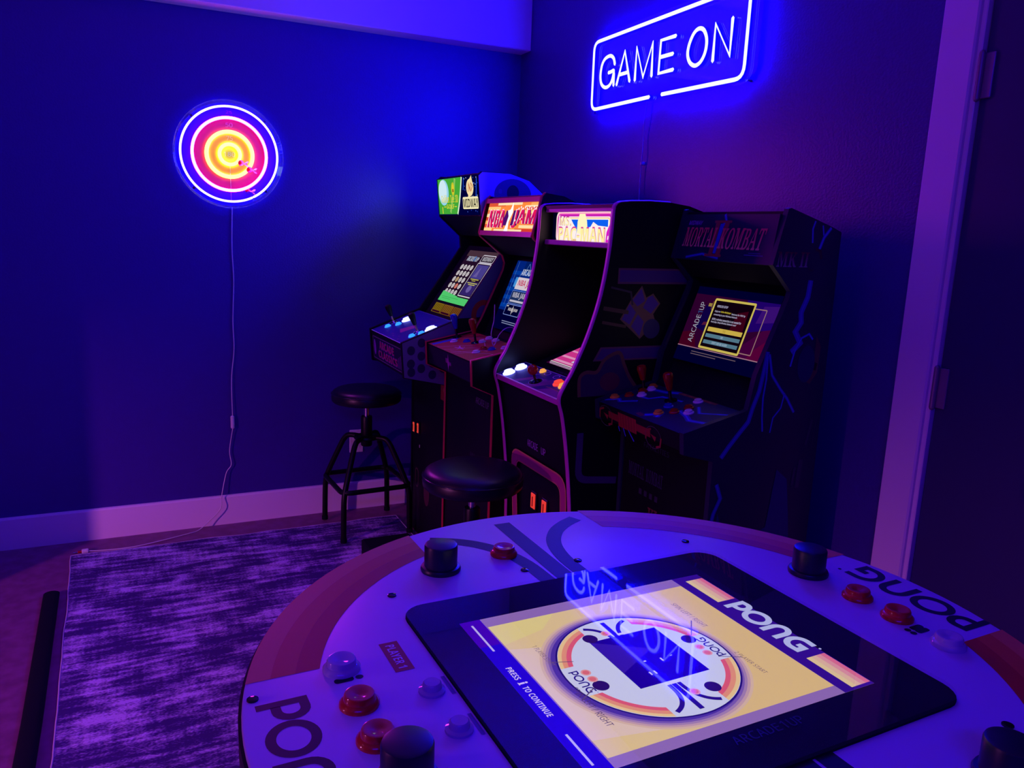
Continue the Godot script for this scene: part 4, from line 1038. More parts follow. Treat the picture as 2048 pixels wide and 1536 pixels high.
	p.ink("40083c"); p.rect(0, -0.008, 0.327, 0.19)
	p.ink("e03c98"); p.rect(0.004, 0.014, 0.323, 0.185)
	p.ink("f4a0d0"); p.rect(0.006, 0.018, 0.321, 0.03); p.rect(0.006, 0.052, 0.321, 0.064); p.rect(0.006, 0.094, 0.321, 0.104); p.rect(0.006, 0.14, 0.321, 0.16)
	p.ink("d8d4f8"); for k in 4: p.rrect(0.10, 0.034 + k * 0.037, 0.17, 0.046 + k * 0.037, 0.004); p.rrect(0.18, 0.034 + k * 0.037, 0.28, 0.046 + k * 0.037, 0.004)
	p.ink("c8a8c8"); p.rect(0.01, -0.001, 0.317, 0.004); p.rect(0.02, -0.006, 0.30, -0.003)
	p.ink("f0e0e8"); p.rect(0.004, 0.007, 0.323, 0.012)
	part(T, "screen_picture", p, M.lit)
	area(T, so + su * 0.1 + sn * 0.02 + Vector3(0, 0, 0.16), sn, Vector2(0.16, 0.3), Color(1, 0.3, 0.7), 0.004)
	var bz := art(Vector3(1.2125, 0.9443, a) + sn * 0.001, Vector3(0, 0, 1), su)
	bz.ink("3c3470"); bz.text("PLAYER START", "s", 0.16, 0.02, 0.26, 0.027); bz.text("INSTRUCTIONS", "s", 0.31, 0.02, 0.40, 0.027)
	part(T, "bezel_print", bz, M.print)
	# marquee, recessed between the retainers
	var m := art(Vector3(1.279, 1.364, -2.362), Vector3(0, 0, 1), Vector3(0, 1, 0), 1.0)
	m.ink("0a0420"); m.rect(-0.012, 0.0, 0.41, 0.118)
	m.ink("d01c58"); m.poly(v2([0.05, 0.112, 0.075, 0.108, 0.085, 0.112, 0.075, 0.116])); m.poly(v2([0.10, 0.108, 0.17, 0.112, 0.17, 0.117, 0.12, 0.113])); m.ink("1810d0"); m.poly(v2([0.20, 0.110, 0.25, 0.113, 0.26, 0.117, 0.22, 0.116]))
	m.ink("ffe0d8"); m.rrect(0.012, 0.006, 0.368, 0.108, 0.024)
	m.ink("ff8cc8"); m.rrect(0.018, 0.010, 0.363, 0.103, 0.021)
	m.ink("c81cb0"); m.rrect(0.022, 0.014, 0.359, 0.099, 0.018)
	m.ink("ffd0e8"); m.rrect(0.029, 0.018, 0.352, 0.092, 0.014)
	m.ink("f0d880"); m.rrect(0.034, 0.018, 0.347, 0.088, 0.011)
	m.ink("fff4f0"); m.rrect(0.038, 0.018, 0.343, 0.085, 0.009)
	m.ink("1060f0"); m.rect(0.10, 0.018, 0.336, 0.082)
	m.ink("fff0ec"); m.poly(v2([0.02, 0.012, 0.14, 0.012, 0.15, 0.05, 0.125, 0.07, 0.108, 0.086, 0.03, 0.095])); m.poly(v2([0.14, 0.008, 0.35, 0.008, 0.35, 0.06, 0.28, 0.064, 0.25, 0.075, 0.235, 0.06, 0.15, 0.045]))
	m.ink("fff6c0"); m.poly(v2([0.152, 0.04, 0.154, 0.075, 0.165, 0.10, 0.20, 0.10, 0.212, 0.078, 0.218, 0.05, 0.19, 0.035]))
	m.ink("c030a0"); m.text("MS.", "b", 0.036, 0.062, 0.112, 0.094); m.ink("fff4b0"); m.text("MS.", "b", 0.040, 0.063, 0.110, 0.089)
	m.ink("d8309c"); m.text("PAC-MAN", "b", 0.030, 0.012, 0.322, 0.060); m.ink("fff0a0"); m.text("PAC-MAN", "b", 0.033, 0.0135, 0.319, 0.0555)
	m.ink("e8c090"); m.rect(0.127, 0.012, 0.150, 0.020)
	m.ink("d81cc8"); m.poly(v2([0.325, 0.008, 0.366, 0.008, 0.360, 0.045, 0.345, 0.068, 0.33, 0.045]))
	m.ink("ffc8f0"); m.poly(v2([0.334, 0.022, 0.356, 0.026, 0.352, 0.034, 0.336, 0.034]))
	part(T, "marquee_sign", m, M.lit)
	area(T, Vector3(1.272, 1.42, -2.17), Vector3(-1, 0, 0), Vector2(0.34, 0.09), Color(1, 0.55, 0.65), 0.035)
	# lower front print: nested curved bands, maker's name; coin slots
	var l := art(Vector3(1.153, 0.30, a), Vector3(0, 0, 1), Vector3(0, 1, 0))
	l.xf.basis.y = Vector3(-0.02, 0.34, 0).normalized(); l.xf.basis.z = Vector3(0, 0, 1).cross(l.xf.basis.y)
	l.xf.origin = Vector3(1.1605, 0.28, a)
	var arch := func(e0: float) -> PackedVector2Array:
		return rounded(v2([0.045 + e0, -0.27, 0.045 + e0, 0.392 - e0, W - 0.008 - e0, 0.392 - e0, W - 0.008 - e0, -0.27]), {1: 0.055 - e0 * 0.6, 2: 0.055 - e0 * 0.6})
	l.ink("b02878"); l.line(arch.call(0.017), 0.034)
	l.ink("c88860"); l.line(arch.call(0.0), 0.006); l.line(arch.call(0.035), 0.0045)
	l.ink("b074c8"); l.text("ARCADE", "m", 0.17, 0.428, 0.245, 0.452); l.text("UP", "m", 0.268, 0.426, 0.298, 0.449)
	part(T, "front_print", l, M.print)
	for q in [[-2.185, 0.523], [-2.108, 0.523]]: coin_slot(T, 1.156, q[1], q[0], 0.028, 0.052, glow("red coin lamp", Color(1, 0.05, 0.02), 0.75))
	# right side print
	var s := art(Vector3(0, 0, z1), Vector3(1, 0, 0), Vector3(0, 1, 0))
	s.ink("7a4850"); s.poly(v2([1.262, 1.308, 1.64, 1.308, 1.64, 1.262, 1.262, 1.262])); s.ink("501c68"); s.rect(1.268, 1.268, 1.64, 1.302)
	s.ink("7a4850"); s.poly(v2([1.216, 1.076, 1.64, 1.076, 1.64, 1.035, 1.192, 1.035])); s.ink("501c68"); s.poly(v2([1.221, 1.071, 1.64, 1.071, 1.64, 1.040, 1.202, 1.040]))
	s.ink("907040"); s.poly(v2([1.348, 1.257, 1.366, 1.222, 1.390, 1.234, 1.418, 1.204, 1.395, 1.172, 1.406, 1.146, 1.352, 1.098, 1.277, 1.158, 1.310, 1.212]))
	s.ink("5c2080"); s.poly(v2([1.347, 1.249, 1.362, 1.212, 1.336, 1.196, 1.318, 1.214])); s.poly(v2([1.372, 1.222, 1.388, 1.228, 1.412, 1.203, 1.386, 1.174, 1.356, 1.192])); s.poly(v2([1.284, 1.158, 1.308, 1.204, 1.332, 1.178, 1.312, 1.142])); s.poly(v2([1.340, 1.172, 1.318, 1.136, 1.350, 1.106, 1.362, 1.150]))
	s.ink("2c1850"); s.ell(1.392, 1.128, 0.03, 0.03)
	s.ink("66542c"); s.line(v2([1.218, 1.191, 1.306, 1.178]), 0.012); s.line(v2([1.216, 1.150, 1.300, 1.136]), 0.009); s.ink("443a38"); s.line(v2([1.24, 1.252, 1.31, 1.238, 1.318, 1.20]), 0.006)
	var bl := spline2([Vector2(1.152, 0.930), Vector2(1.150, 0.985), Vector2(1.172, 1.003), Vector2(1.208, 1.003), Vector2(1.234, 1.040), Vector2(1.282, 1.058), Vector2(1.302, 1.022), Vector2(1.322, 0.985), Vector2(1.35, 0.95)])
	var fill := PackedVector2Array(bl); fill.append(Vector2(1.30, 0.93))
	s.ink("3c2048"); s.poly(fill); s.ink("806038"); s.line(bl, 0.011)
	s.ink("6a2438"); s.ell(1.255, 0.972, 0.035, 0.028)
	s.ink("4a2060"); s.line(rounded(v2([1.163, 0.82, 1.163, 0.675, 1.30, 0.660]), {1: 0.03}), 0.022)
	part(T, "side_print", s, M.print)

func bolt(a: Art, pts: Array, w: float, dark: String, lighter: String) -> void:
	var p := v2(pts)
	a.ink(dark); a.line(p, w); a.ink(lighter); a.line(p, w * 0.3)

func fighting_cabinet() -> void:
	var z0 := -1.918; var z1 := -1.497
	var T := thing("arcade_cabinet", "dark fighting game cabinet with unlit red-lettered marquee and lightning on its side", "arcade cabinet", Vector3(1.45, 0, -1.708), "arcade cabinets along the right wall")
	var prof := v2([1.300, 0, 1.300, 0.842, 1.206, 0.868, 1.200, 0.924, 1.400, 0.970, 1.418, 1.062, 1.500, 1.254, 1.506, 1.275, 1.468, 1.312, 1.436, 1.342, 1.4705, 1.482, 1.478, 1.484, 1.565, 1.460, 1.63, 1.441, 1.66, 1.43, 1.66, 0])
	shell(T, prof, z0, z1, mat("dark blue printed board", "1c1a3c", 0.42), null, 0)
	var a := z0 + 0.016; var b := z1 - 0.016; var W := b - a
	slab(T, "inner_liner", v2([1.304, 0.86, 1.41, 0.972, 1.426, 1.06, 1.508, 1.25, 1.514, 1.277, 1.474, 1.315, 1.445, 1.344, 1.474, 1.47, 1.60, 1.44, 1.60, 0.86]), a, a + 0.003, M.matte)
	part(T, "lower_front", bx(Vector3(1.305, 0.0, a), Vector3(1.319, 0.85, b)), M.black)
	part(T, "back_panel", bx(Vector3(1.642, 0, a), Vector3(1.656, 1.42, b)), M.matte)
	slab(T, "top_panel", v2([1.476, 1.476, 1.565, 1.452, 1.656, 1.426, 1.656, 1.414, 1.565, 1.440, 1.474, 1.464]), a, b, M.black)
	slab(T, "marquee_box", v2([1.446, 1.340, 1.466, 1.467, 1.50, 1.462, 1.56, 1.30, 1.51, 1.288]), a, b, M.matte)
	slab(T, "control_deck", v2([1.305, 0.852, 1.212, 0.873, 1.206, 0.919, 1.40, 0.963, 1.42, 0.963, 1.42, 0.852]), a, b, M.black)
	slab(T, "screen_board", v2([1.400, 0.962, 1.457, 1.012, 1.562, 1.297, 1.574, 1.293, 1.467, 1.004, 1.408, 0.953]), a, b, M.matte)
	var du := Vector3(0.194, 0.044, 0).normalized(); var dn := Vector3(-du.y, du.x, 0); var d0 := Vector3(1.206, 0.919, a)
	var d := art(d0 + dn * 0.0003, Vector3(0, 0, 1), du)
	d.ink("10104c"); d.rect(0, 0, W, 0.197)
	for q in [[[0.0, 0.02, 0.03, 0.05, 0.05, 0.04, 0.09, 0.075], 0.014], [[0.05, 0.10, 0.10, 0.105, 0.12, 0.14, 0.2, 0.15], 0.012], [[0.20, 0.02, 0.23, 0.05, 0.24, 0.03], 0.02], [[0.25, 0.10, 0.30, 0.085, 0.33, 0.07, 0.385, 0.085], 0.016], [[0.27, 0.15, 0.31, 0.12, 0.38, 0.16], 0.01], [[0.03, 0.16, 0.1, 0.17, 0.14, 0.19], 0.02]]: bolt(d, q[0], q[1], "1a1cae", "3a3cf0")
	d.ink("6a1c48"); d.poly(v2([0.17, 0.012, 0.20, 0.006, 0.205, 0.02, 0.175, 0.026]))
	d.ink("8a4c34"); d.line(v2([0.135, 0.188, 0.295, 0.192]), 0.012)
	d.ink("b07040"); for k in 5: d.rect(0.15 + k * 0.028, 0.185, 0.165 + k * 0.028, 0.193)
	part(T, "deck_print", d, M.print)
	var at := func(z: float, s: float) -> Vector3: return d0 + Vector3(0, 0, z - a) + du * s + dn * 0.0005
	for q in [[-1.895, 0.050, M.yellow_plastic], [-1.872, 0.086, M.ball_red], [-1.842, 0.110, M.white_plastic], [-1.868, 0.132, M.ball_red], [-1.878, 0.176, M.yellow_plastic], [-1.862, 0.158, M.white_plastic], [-1.680, 0.052, M.yellow_plastic], [-1.652, 0.084, M.ball_red], [-1.616, 0.104, M.white_plastic], [-1.646, 0.128, M.ball_red], [-1.664, 0.174, M.white_plastic], [-1.70, 0.10, M.blue_plastic]]: button(T, at.call(q[0], q[1]), dn, 0.0145, q[2])
	bat_stick(T, at.call(-1.735, 0.134), dn, M.ball_red, 0.085); bat_stick(T, at.call(-1.888, 0.150), dn, M.ball_red, 0.075)
	# deck front emblem: a red barrel between two rings
	var f := art(Vector3(1.2115, 0.873, a), Vector3(0, 0, 1), Vector3(-0.006, 0.046, 0))
	var ring := func(cx: float, cy: float) -> void:
		var c := PackedVector2Array()
		for i in 25: c.append(Vector2(cx + cos(TAU * i / 24.0) * 0.036, cy + sin(TAU * i / 24.0) * 0.030))
		f.ink("54505c"); f.line(c, 0.0016)
		f.ink("8c1c28"); f.line(v2([cx - 0.034, cy - 0.012, cx - 0.03, cy + 0.014, cx - 0.008, cy + 0.022]), 0.006); f.line(v2([cx + 0.036, cy + 0.006, cx + 0.03, cy - 0.018, cx + 0.012, cy - 0.024]), 0.006); f.poly(v2([cx - 0.012, cy + 0.008, cx + 0.014, cy + 0.004, cx + 0.008, cy - 0.010]))
	f.ink("8c1420"); f.poly(v2([0.05, 0.030, 0.255, 0.024, 0.255, 0.002, 0.05, 0.010])); f.poly(v2([0.10, 0.038, 0.19, 0.036, 0.19, -0.006, 0.10, -0.004]))
	f.ink("c03030"); for k in 7: f.line(v2([0.105 + k * 0.0135, 0.036, 0.107 + k * 0.0135, -0.004]), 0.0018)
	f.ink("3c3cd8"); f.line(v2([0.10, -0.004, 0.106, -0.018]), 0.004); f.line(v2([0.125, -0.004, 0.135, -0.026]), 0.004); f.line(v2([0.15, -0.004, 0.176, -0.030]), 0.004)
	ring.call(0.035, 0.012); ring.call(0.268, 0.006)
	part(T, "deck_emblem", f, M.print)
	var l := art(Vector3(1.305, 0, a), Vector3(0, 0, 1), Vector3(0, 1, 0))
	l.ink("30244c"); l.text("MORTAL", "g", 0.03, 0.70, 0.11, 0.74); l.text("KOMBAT", "g", 0.12, 0.70, 0.20, 0.74); l.text("FATALITIES", "s", 0.10, 0.80, 0.22, 0.815)
	l.ink("6c2c30"); l.text("KI", "g", 0.14, 0.57, 0.185, 0.63); l.ink("302840"); for k in 4: l.rect(0.09 + k * 0.026, 0.655, 0.104 + k * 0.026, 0.672)
	part(T, "front_print", l, M.print)
	# marquee, unlit
	var mu := Vector3(0.0195, 0.127, 0).normalized(); var mn := Vector3(-mu.y, mu.x, 0)
	var mo := Vector3(1.4455, 1.340, a)
	var bd := geo()
	var bp := PackedVector2Array()
	for c in [[0, 0.0], [0.129, 0.0], [0.129, 0.006], [0, 0.006]]:
		var w: Vector3 = mo + mu * c[0] + mn * c[1]
		bp.append(Vector2(w.x, w.y))
	bd.prism(bp, flat_z(a), W, false)
	part(T, "marquee_panel", bd, mat("deep blue marquee film", "0e0e3c", 0.35))
	var m := art(mo + mn * 0.0062, Vector3(0, 0, 1), mu)
	bolt(m, [0.185, 0.129, 0.195, 0.11, 0.185, 0.10], 0.01, "1818a0", "3838e8"); bolt(m, [0.05, 0.006, 0.12, 0.018, 0.19, 0.008], 0.008, "14149c", "3030e0")
	m.ink("8c1c38"); m.rect(0.148, 0.105, 0.218, 0.112); m.rect(0.13, 0.012, 0.20, 0.019); m.poly(v2([0.155, 0.105, 0.172, 0.105, 0.162, 0.019, 0.146, 0.019])); m.poly(v2([0.192, 0.105, 0.210, 0.105, 0.194, 0.019, 0.176, 0.019]))
	m.ink("1824c8"); m.poly(v2([0.174, 0.103, 0.190, 0.103, 0.175, 0.021, 0.164, 0.021]))
	m.fade("MORTAL", "g", 0.022, 0.036, 0.164, 0.092, 0.2, "d83060", "e0a080", 0.7); m.fade("KOMBAT", "g", 0.176, 0.034, 0.346, 0.092, 0.2, "d83060", "e0a080", 0.7)
	m.ink("8c54d8"); m.text("MIDWAY", "s", 0.036, 0.099, 0.094, 0.111, 0.3)
	m.ink("40308c"); m.rect(0.29, 0.020, 0.36, 0.023); m.rect(0.305, 0.026, 0.35, 0.028)
	part(T, "marquee_print", m, M.print)
	# screen
	var su := Vector3(0.055, 0.149, 0).normalized(); var sn := Vector3(-su.y, su.x, 0); var so := Vector3(1.478, 1.081, -1.884)
	var p := art(so + sn * 0.016, Vector3(0, 0, 1), su, 0.55)
	p.ink("10043c"); p.rect(0, -0.045, 0.345, 0.185)
	p.ink("3c0a3c"); p.rect(0, 0, 0.345, 0.162)
	p.ink("54104c"); p.poly(v2([0.22, 0, 0.345, 0, 0.345, 0.11, 0.29, 0.06])); p.ink("6c1048"); p.poly(v2([0.29, 0.0, 0.345, 0.0, 0.345, 0.06, 0.31, 0.03])); p.ink("2c1084"); p.poly(v2([0.25, 0.07, 0.345, 0.09, 0.345, 0.162, 0.22, 0.162])); p.ink("481c90"); p.poly(v2([0.28, 0.10, 0.345, 0.11, 0.345, 0.155, 0.29, 0.15]))
	p.ink("54142c"); p.poly(v2([0.0, 0.0, 0.08, 0.0, 0.05, 0.05, 0.0, 0.04])); p.ink("1c1458"); p.poly(v2([0.05, 0.06, 0.10, 0.05, 0.12, 0.14, 0.06, 0.13])); p.ink("6c2848"); p.poly(v2([0.07, 0.07, 0.11, 0.075, 0.12, 0.085, 0.075, 0.08]))
	p.ink("c8d0e4")
	var keep := p.xf
	p.xf = p.xf * Transform3D(Basis(Vector3(0, 0, 1), PI / 2), Vector3(0.045, 0.014, 0))
	p.text("ARCADE", "m", 0.0, -0.010, 0.085, 0.010); p.ink("3c5ca8"); p.text("1", "m", 0.088, -0.010, 0.096, 0.010); p.ink("c8d0e4"); p.text("UP", "m", 0.100, -0.010, 0.124, 0.010)
	p.xf = keep
	p.ink("c0a050"); p.rect(0.070, 0.128, 0.085, 0.138); p.ink("8a5838"); p.outline(0.086, 0.120, 0.112, 0.144, 0.004, 0.003); p.ell(0.10, 0.132, 0.007, 0.009)
	p.ink("c09090"); p.outline(0.24, 0.012, 0.305, 0.140, 0.002, 0.003)
	p.ink("1e0618"); p.rect(0.096, 0.008, 0.255, 0.150); p.ink("4c1024"); p.poly(v2([0.19, 0.06, 0.245, 0.065, 0.24, 0.13, 0.20, 0.12]))
	p.ink("ffe870"); p.outline(0.094, 0.006, 0.257, 0.152, 0.002, 0.0065)
	p.ink("e0dcff"); p.text("WIRELESS SETUP", "b", 0.108, 0.129, 0.154, 0.136); p.text("Enjoy our", "b", 0.106, 0.113, 0.130, 0.120); p.text("features for FREE by", "b", 0.178, 0.111, 0.234, 0.118); p.text("connecting to your Wireless Network.", "b", 0.106, 0.103, 0.206, 0.110); p.text("NOTE: a wireless connection is not needed for", "b", 0.106, 0.090, 0.228, 0.097); p.text("local play. Setup Wireless Network now?", "b", 0.106, 0.081, 0.212, 0.088)
	p.ink("ffe850"); p.text("Online Multiplayer", "b", 0.132, 0.113, 0.175, 0.120)
	p.ink("ffdc60"); p.rect(0.104, 0.056, 0.247, 0.069); p.ink("d8b040"); p.text("YES", "b", 0.168, 0.059, 0.180, 0.066); p.ink("6a98b0"); p.rect(0.104, 0.038, 0.247, 0.049); p.rect(0.104, 0.019, 0.247, 0.030)
	p.ink("c8e0ff"); p.text("NO", "b", 0.170, 0.040, 0.179, 0.047); p.text("DON'T ASK ME AGAIN", "b", 0.142, 0.021, 0.205, 0.028)
	p.ink("c890a8"); p.rect(0, -0.002, 0.345, 0.0008); p.ink("806878"); p.rect(0.07, -0.013, 0.26, -0.0105); p.rect(0.07, -0.020, 0.18, -0.0175)
	part(T, "screen_picture", p, M.lit)
	area(T, so + su * 0.08 + sn * 0.03 + Vector3(0, 0, 0.17), sn, Vector2(0.16, 0.3), Color(0.8, 0.45, 0.5), 0.0025)
	# side print: lightning, game initials
	var s := art(Vector3(0, 0, z1), Vector3(1, 0, 0), Vector3(0, 1, 0))
	bolt(s, [1.565, 1.455, 1.558, 1.435, 1.562, 1.40], 0.006, "3030d0", "7868f0"); bolt(s, [1.622, 1.44, 1.60, 1.415, 1.588, 1.385], 0.009, "3030d0", "7868f0"); bolt(s, [1.592, 1.445, 1.598, 1.42], 0.005, "3030d0", "7868f0")
	bolt(s, [1.57, 1.305, 1.566, 1.262, 1.548, 1.222, 1.552, 1.196, 1.535, 1.172, 1.556, 1.142, 1.528, 1.118], 0.017, "4420b8", "5c30d0")
	bolt(s, [1.600, 1.15, 1.585, 1.165, 1.56, 1.155, 1.540, 1.12, 1.530, 1.08], 0.006, "2828d0", "6c60f0")
	bolt(s, [1.448, 1.122, 1.441, 1.07, 1.432, 1.02, 1.415, 0.975, 1.405, 0.940, 1.372, 0.905, 1.345, 0.875, 1.325, 0.85], 0.014, "3418b0", "5028d0")
	bolt(s, [1.450, 1.11, 1.452, 1.05, 1.447, 1.0, 1.450, 0.95, 1.456, 0.91], 0.006, "2c20c0", "5a48e0")
	bolt(s, [1.455, 1.115, 1.470, 1.06, 1.505, 1.02, 1.530, 0.995, 1.56, 0.955], 0.008, "3020b8", "5c48e0"); bolt(s, [1.520, 1.01, 1.512, 0.97, 1.488, 0.945, 1.482, 0.905], 0.005, "2c20c0", "5a48e0")
	s.fade("MK II", "g", 1.446, 1.338, 1.552, 1.376, 0.1, "7c2838", "a08c98", 0.9)
	s.ink("4c2028"); s.line(v2([1.575, 1.385, 1.592, 1.38, 1.598, 1.36]), 0.008); s.ink("3a2c30"); s.line(v2([1.556, 1.336, 1.566, 1.330, 1.575, 1.332]), 0.004)
	s.ink("6c4c3c"); s.poly(v2([1.612, 1.16, 1.632, 1.13, 1.628, 1.06, 1.605, 1.03, 1.585, 1.04, 1.602, 1.06, 1.612, 1.09])); s.ink("2c1814"); s.poly(v2([1.612, 1.09, 1.626, 1.085, 1.622, 1.065, 1.608, 1.07]))
	s.ink("181858"); s.ell(1.585, 1.085, 0.03, 0.05)
	s.ink("40384c"); s.line(v2([1.63, 0.93, 1.615, 0.86]), 0.008); s.line(v2([1.605, 0.82, 1.60, 0.74]), 0.016); s.line(v2([1.585, 0.80, 1.58, 0.75]), 0.008); s.line(v2([1.645, 0.93, 1.638, 0.85]), 0.002)
	s.ink("20206a"); s.poly(v2([1.52, 0.80, 1.56, 0.77, 1.58, 0.66, 1.60, 0.52, 1.36, 0.45, 1.40, 0.60, 1.50, 0.64])); s.poly(v2([1.31, 0.45, 1.33, 0.70, 1.36, 0.62, 1.37, 0.45]))
	bolt(s, [1.318, 0.78, 1.335, 0.74, 1.316, 0.70, 1.308, 0.66], 0.012, "2c20a8", "4a30c8")
	part(T, "side_print", s, M.print)

# ------------------------------------------------------------------ stools
func bar_stool(label: String, at: Vector3, turn: float) -> void:
	var T := thing("bar_stool", label, "bar stool", Vector3.ZERO, "black bar stools")
	var I := Transform3D.IDENTITY
	var g := geo(); g.lathe(v2([0, 0.605, 0.150, 0.605, 0.157, 0.612, 0.1585, 0.625, 0.157, 0.642, 0.150, 0.655, 0.135, 0.664, 0.10, 0.670, 0.05, 0.6725, 0, 0.673]), I, 56)
	var s := part(T, "seat", g, M.vinyl)
	var ring := PackedVector3Array()
	for k in 56: ring.append(Vector3(cos(TAU * k / 56.0) * 0.1575, 0.643, sin(TAU * k / 56.0) * 0.1575))
	g = geo(); g.tube(ring, 0.0028, 8, true)
	part(s, "piping", g, mat("shiny piping", "1c1a22", 0.2))
	g = geo(); g.lathe(v2([0, 0.590, 0.07, 0.590, 0.085, 0.598, 0.085, 0.605, 0, 0.605]), I, 32)
	part(T, "seat_plate", g, M.steel)
	g = geo(); g.lathe(v2([0, 0.50, 0.0125, 0.50, 0.0125, 0.592, 0, 0.592]), I, 24)
	part(T, "shaft", g, M.chrome)
	g = geo(); g.lathe(v2([0, 0.395, 0.024, 0.395, 0.026, 0.40, 0.026, 0.53, 0.024, 0.535, 0, 0.535]), I, 28)
	part(T, "sleeve", g, M.steel)
	g = geo(); g.lathe(v2([0, 0.428, 0.055, 0.428, 0.058, 0.433, 0.055, 0.442, 0, 0.442]), I, 28)
	part(T, "hub", g, M.steel)
	for k in 4:
		var an := PI / 4.0 + k * PI / 2.0
		var d := Vector3(cos(an), 0, sin(an))
		var path := spline([d * 0.03 + Vector3.UP * 0.435, d * 0.085 + Vector3.UP * 0.436, d * 0.112 + Vector3.UP * 0.420, d * 0.138 + Vector3.UP * 0.375, d * 0.196 + Vector3.UP * 0.255, d * 0.213 + Vector3.UP * 0.205, d * 0.218 + Vector3.UP * 0.15, d * 0.221 + Vector3.UP * 0.008], 5)
		g = geo(); g.tube(path, 0.0125, 12)
		var lg := part(T, "leg", g, M.steel)
		g = geo(); g.lathe(v2([0, 0.001, 0.0145, 0.001, 0.0145, 0.018, 0.012, 0.020, 0, 0.020]), Transform3D(Basis(), d * 0.221), 14)
		part(lg, "rubber_foot", g, M.matte)
	var sq := Art.rr(-0.160, -0.160, 0.160, 0.160, 0.045)
	var fr := PackedVector3Array()
	for p in sq: fr.append(Vector3(p.x, 0.228, p.y))
	g = geo(); g.tube(fr, 0.0115, 12, true)
	part(T, "footrest", g, M.steel)
	T.position = at
	T.rotation.y = turn

func stools() -> void:
	bar_stool("black backless bar stool standing by the wall outlet, in front of the golf cabinet", Vector3(0.918, 0.007, -3.43), deg_to_rad(3.0))
	bar_stool("black backless bar stool between the round table and the curved cabinet", Vector3(0.915, 0.007, -2.15), deg_to_rad(12.0))

# ------------------------------------------------------------------ neon
func neon_sign() -> void:
	var T := thing("neon_sign", "blue-white neon sign reading GAME ON in a rounded frame on the right wall", "neon sign", Vector3(1.76, 1.9, -2.477))
	var X := 1.738
	var tube := glow("blue white neon tube", Color(1.0, 1.05, SIGN_TUBE) / 10.0, 10.0)
	var base := glow("blue neon strip base", Color(0.0, 0.0, SIGN_BACK) / 10.0, 10.0)
	var put := func(called: String, pts: Array, smooth := false, closed := false) -> void:
		var q := []
		for p in pts: q.append(Vector3(X, p[1], p[0]))
		var path: PackedVector3Array = spline(q, 6, closed) if smooth else PackedVector3Array(q)
		var g := geo(); g.half_tube(path, 0.0068, Vector3(-1, 0, 0), true, closed)
		var t := part(T, called, g, tube)
		g = geo(); g.half_tube(path, 0.0068, Vector3(-1, 0, 0), false, closed)
		part(t, "strip_base", g, base)
	put.call("letter_tube", [[-2.774, 2.063], [-2.783, 2.084], [-2.800, 2.097], [-2.820, 2.101], [-2.850, 2.095], [-2.870, 2.075], [-2.878, 2.040], [-2.872, 2.010], [-2.855, 1.992], [-2.831, 1.984], [-2.805, 1.989], [-2.787, 2.007], [-2.779, 2.039], [-2.800, 2.0385], [-2.818, 2.038]], true)
	put.call("letter_tube", [[-2.777, 2.030], [-2.775, 1.984]])
	put.call("letter_tube", [[-2.753, 1.983], [-2.705, 2.099], [-2.662, 1.983]])
	put.call("letter_tube", [[-2.738, 2.018], [-2.678, 2.018]])
	put.call("letter_tube", [[-2.626, 1.981], [-2.624, 2.098], [-2.572, 1.984], [-2.521, 2.097], [-2.518, 1.980]])
	put.call("letter_tube", [[-2.386, 2.093], [-2.472, 2.094], [-2.475, 1.982], [-2.389, 1.982]])
	put.call("letter_tube", [[-2.474, 2.037], [-2.396, 2.036]])
	put.call("letter_tube", [[-2.311, 2.018], [-2.306, 2.050], [-2.285, 2.081], [-2.258, 2.091], [-2.231, 2.079], [-2.214, 2.047], [-2.217, 2.010], [-2.237, 1.983], [-2.267, 1.975], [-2.296, 1.990]], true, true)
	put.call("letter_tube", [[-2.175, 1.974], [-2.173, 2.088], [-2.092, 1.976], [-2.092, 2.089]])
	var fr := []
	for p in rounded(v2([-2.525, 1.9075, -2.936, 1.909, -2.938, 2.172, -2.017, 2.172, -2.019, 1.8985, -2.447, 1.9065]), {1: 0.036, 2: 0.036, 3: 0.045, 4: 0.040}): fr.append([p.x, p.y])
	put.call("frame_tube", fr)
	var g := geo()
	g.prism(Art.rr(1.883, -2.962, 2.198, -1.992, 0.05), Transform3D(Basis(Vector3(0, 1, 0), Vector3(0, 0, 1), Vector3(1, 0, 0)), Vector3(1.7485, 0, 0)), 0.004)
	part(T, "acrylic_sheet", g, M.glass)
	for p in [[-2.93, 2.18], [-2.02, 2.18], [-2.93, 1.90], [-2.02, 1.895]]:
		g = geo(); g.lathe(v2([0, 0, 0.006, 0, 0.006, 0.019, 0, 0.019]), Transform3D(Basis(Vector3(0, 1, 0), Vector3(1, 0, 0), Vector3(0, 0, -1)), Vector3(1.7525, p[1], p[0])), 14)
		part(T, "standoff", g, M.chrome)
	area(T, Vector3(1.728, 2.035, -2.477), Vector3(-1, 0, 0), Vector2(0.86, 0.22), Color(0.003, 0.004, 1.0), SIGN_AREA)
	var C := thing("power_cord", "thin clear cord hanging from the neon sign down behind the cabinets", "cord", Vector3(1.77, 1.2, -2.56))
	g = geo(); g.tube(spline([Vector3(1.755, 1.905, -2.557), Vector3(1.752, 1.83, -2.566), Vector3(1.757, 1.765, -2.572), Vector3(1.754, 1.70, -2.568), Vector3(1.757, 1.64, -2.575), Vector3(1.755, 1.55, -2.572), Vector3(1.756, 1.30, -2.56)], 6), 0.0022, 8)
	part(C, "cord", g, mat("clear cord sleeve", "9088b0", 0.15))
	g = geo(); g.box(Vector3(1.753, 1.668, -2.578), Vector3(1.771, 1.680, -2.568), 0.002)
	part(C, "cord_clip", g, M.clear_plastic)

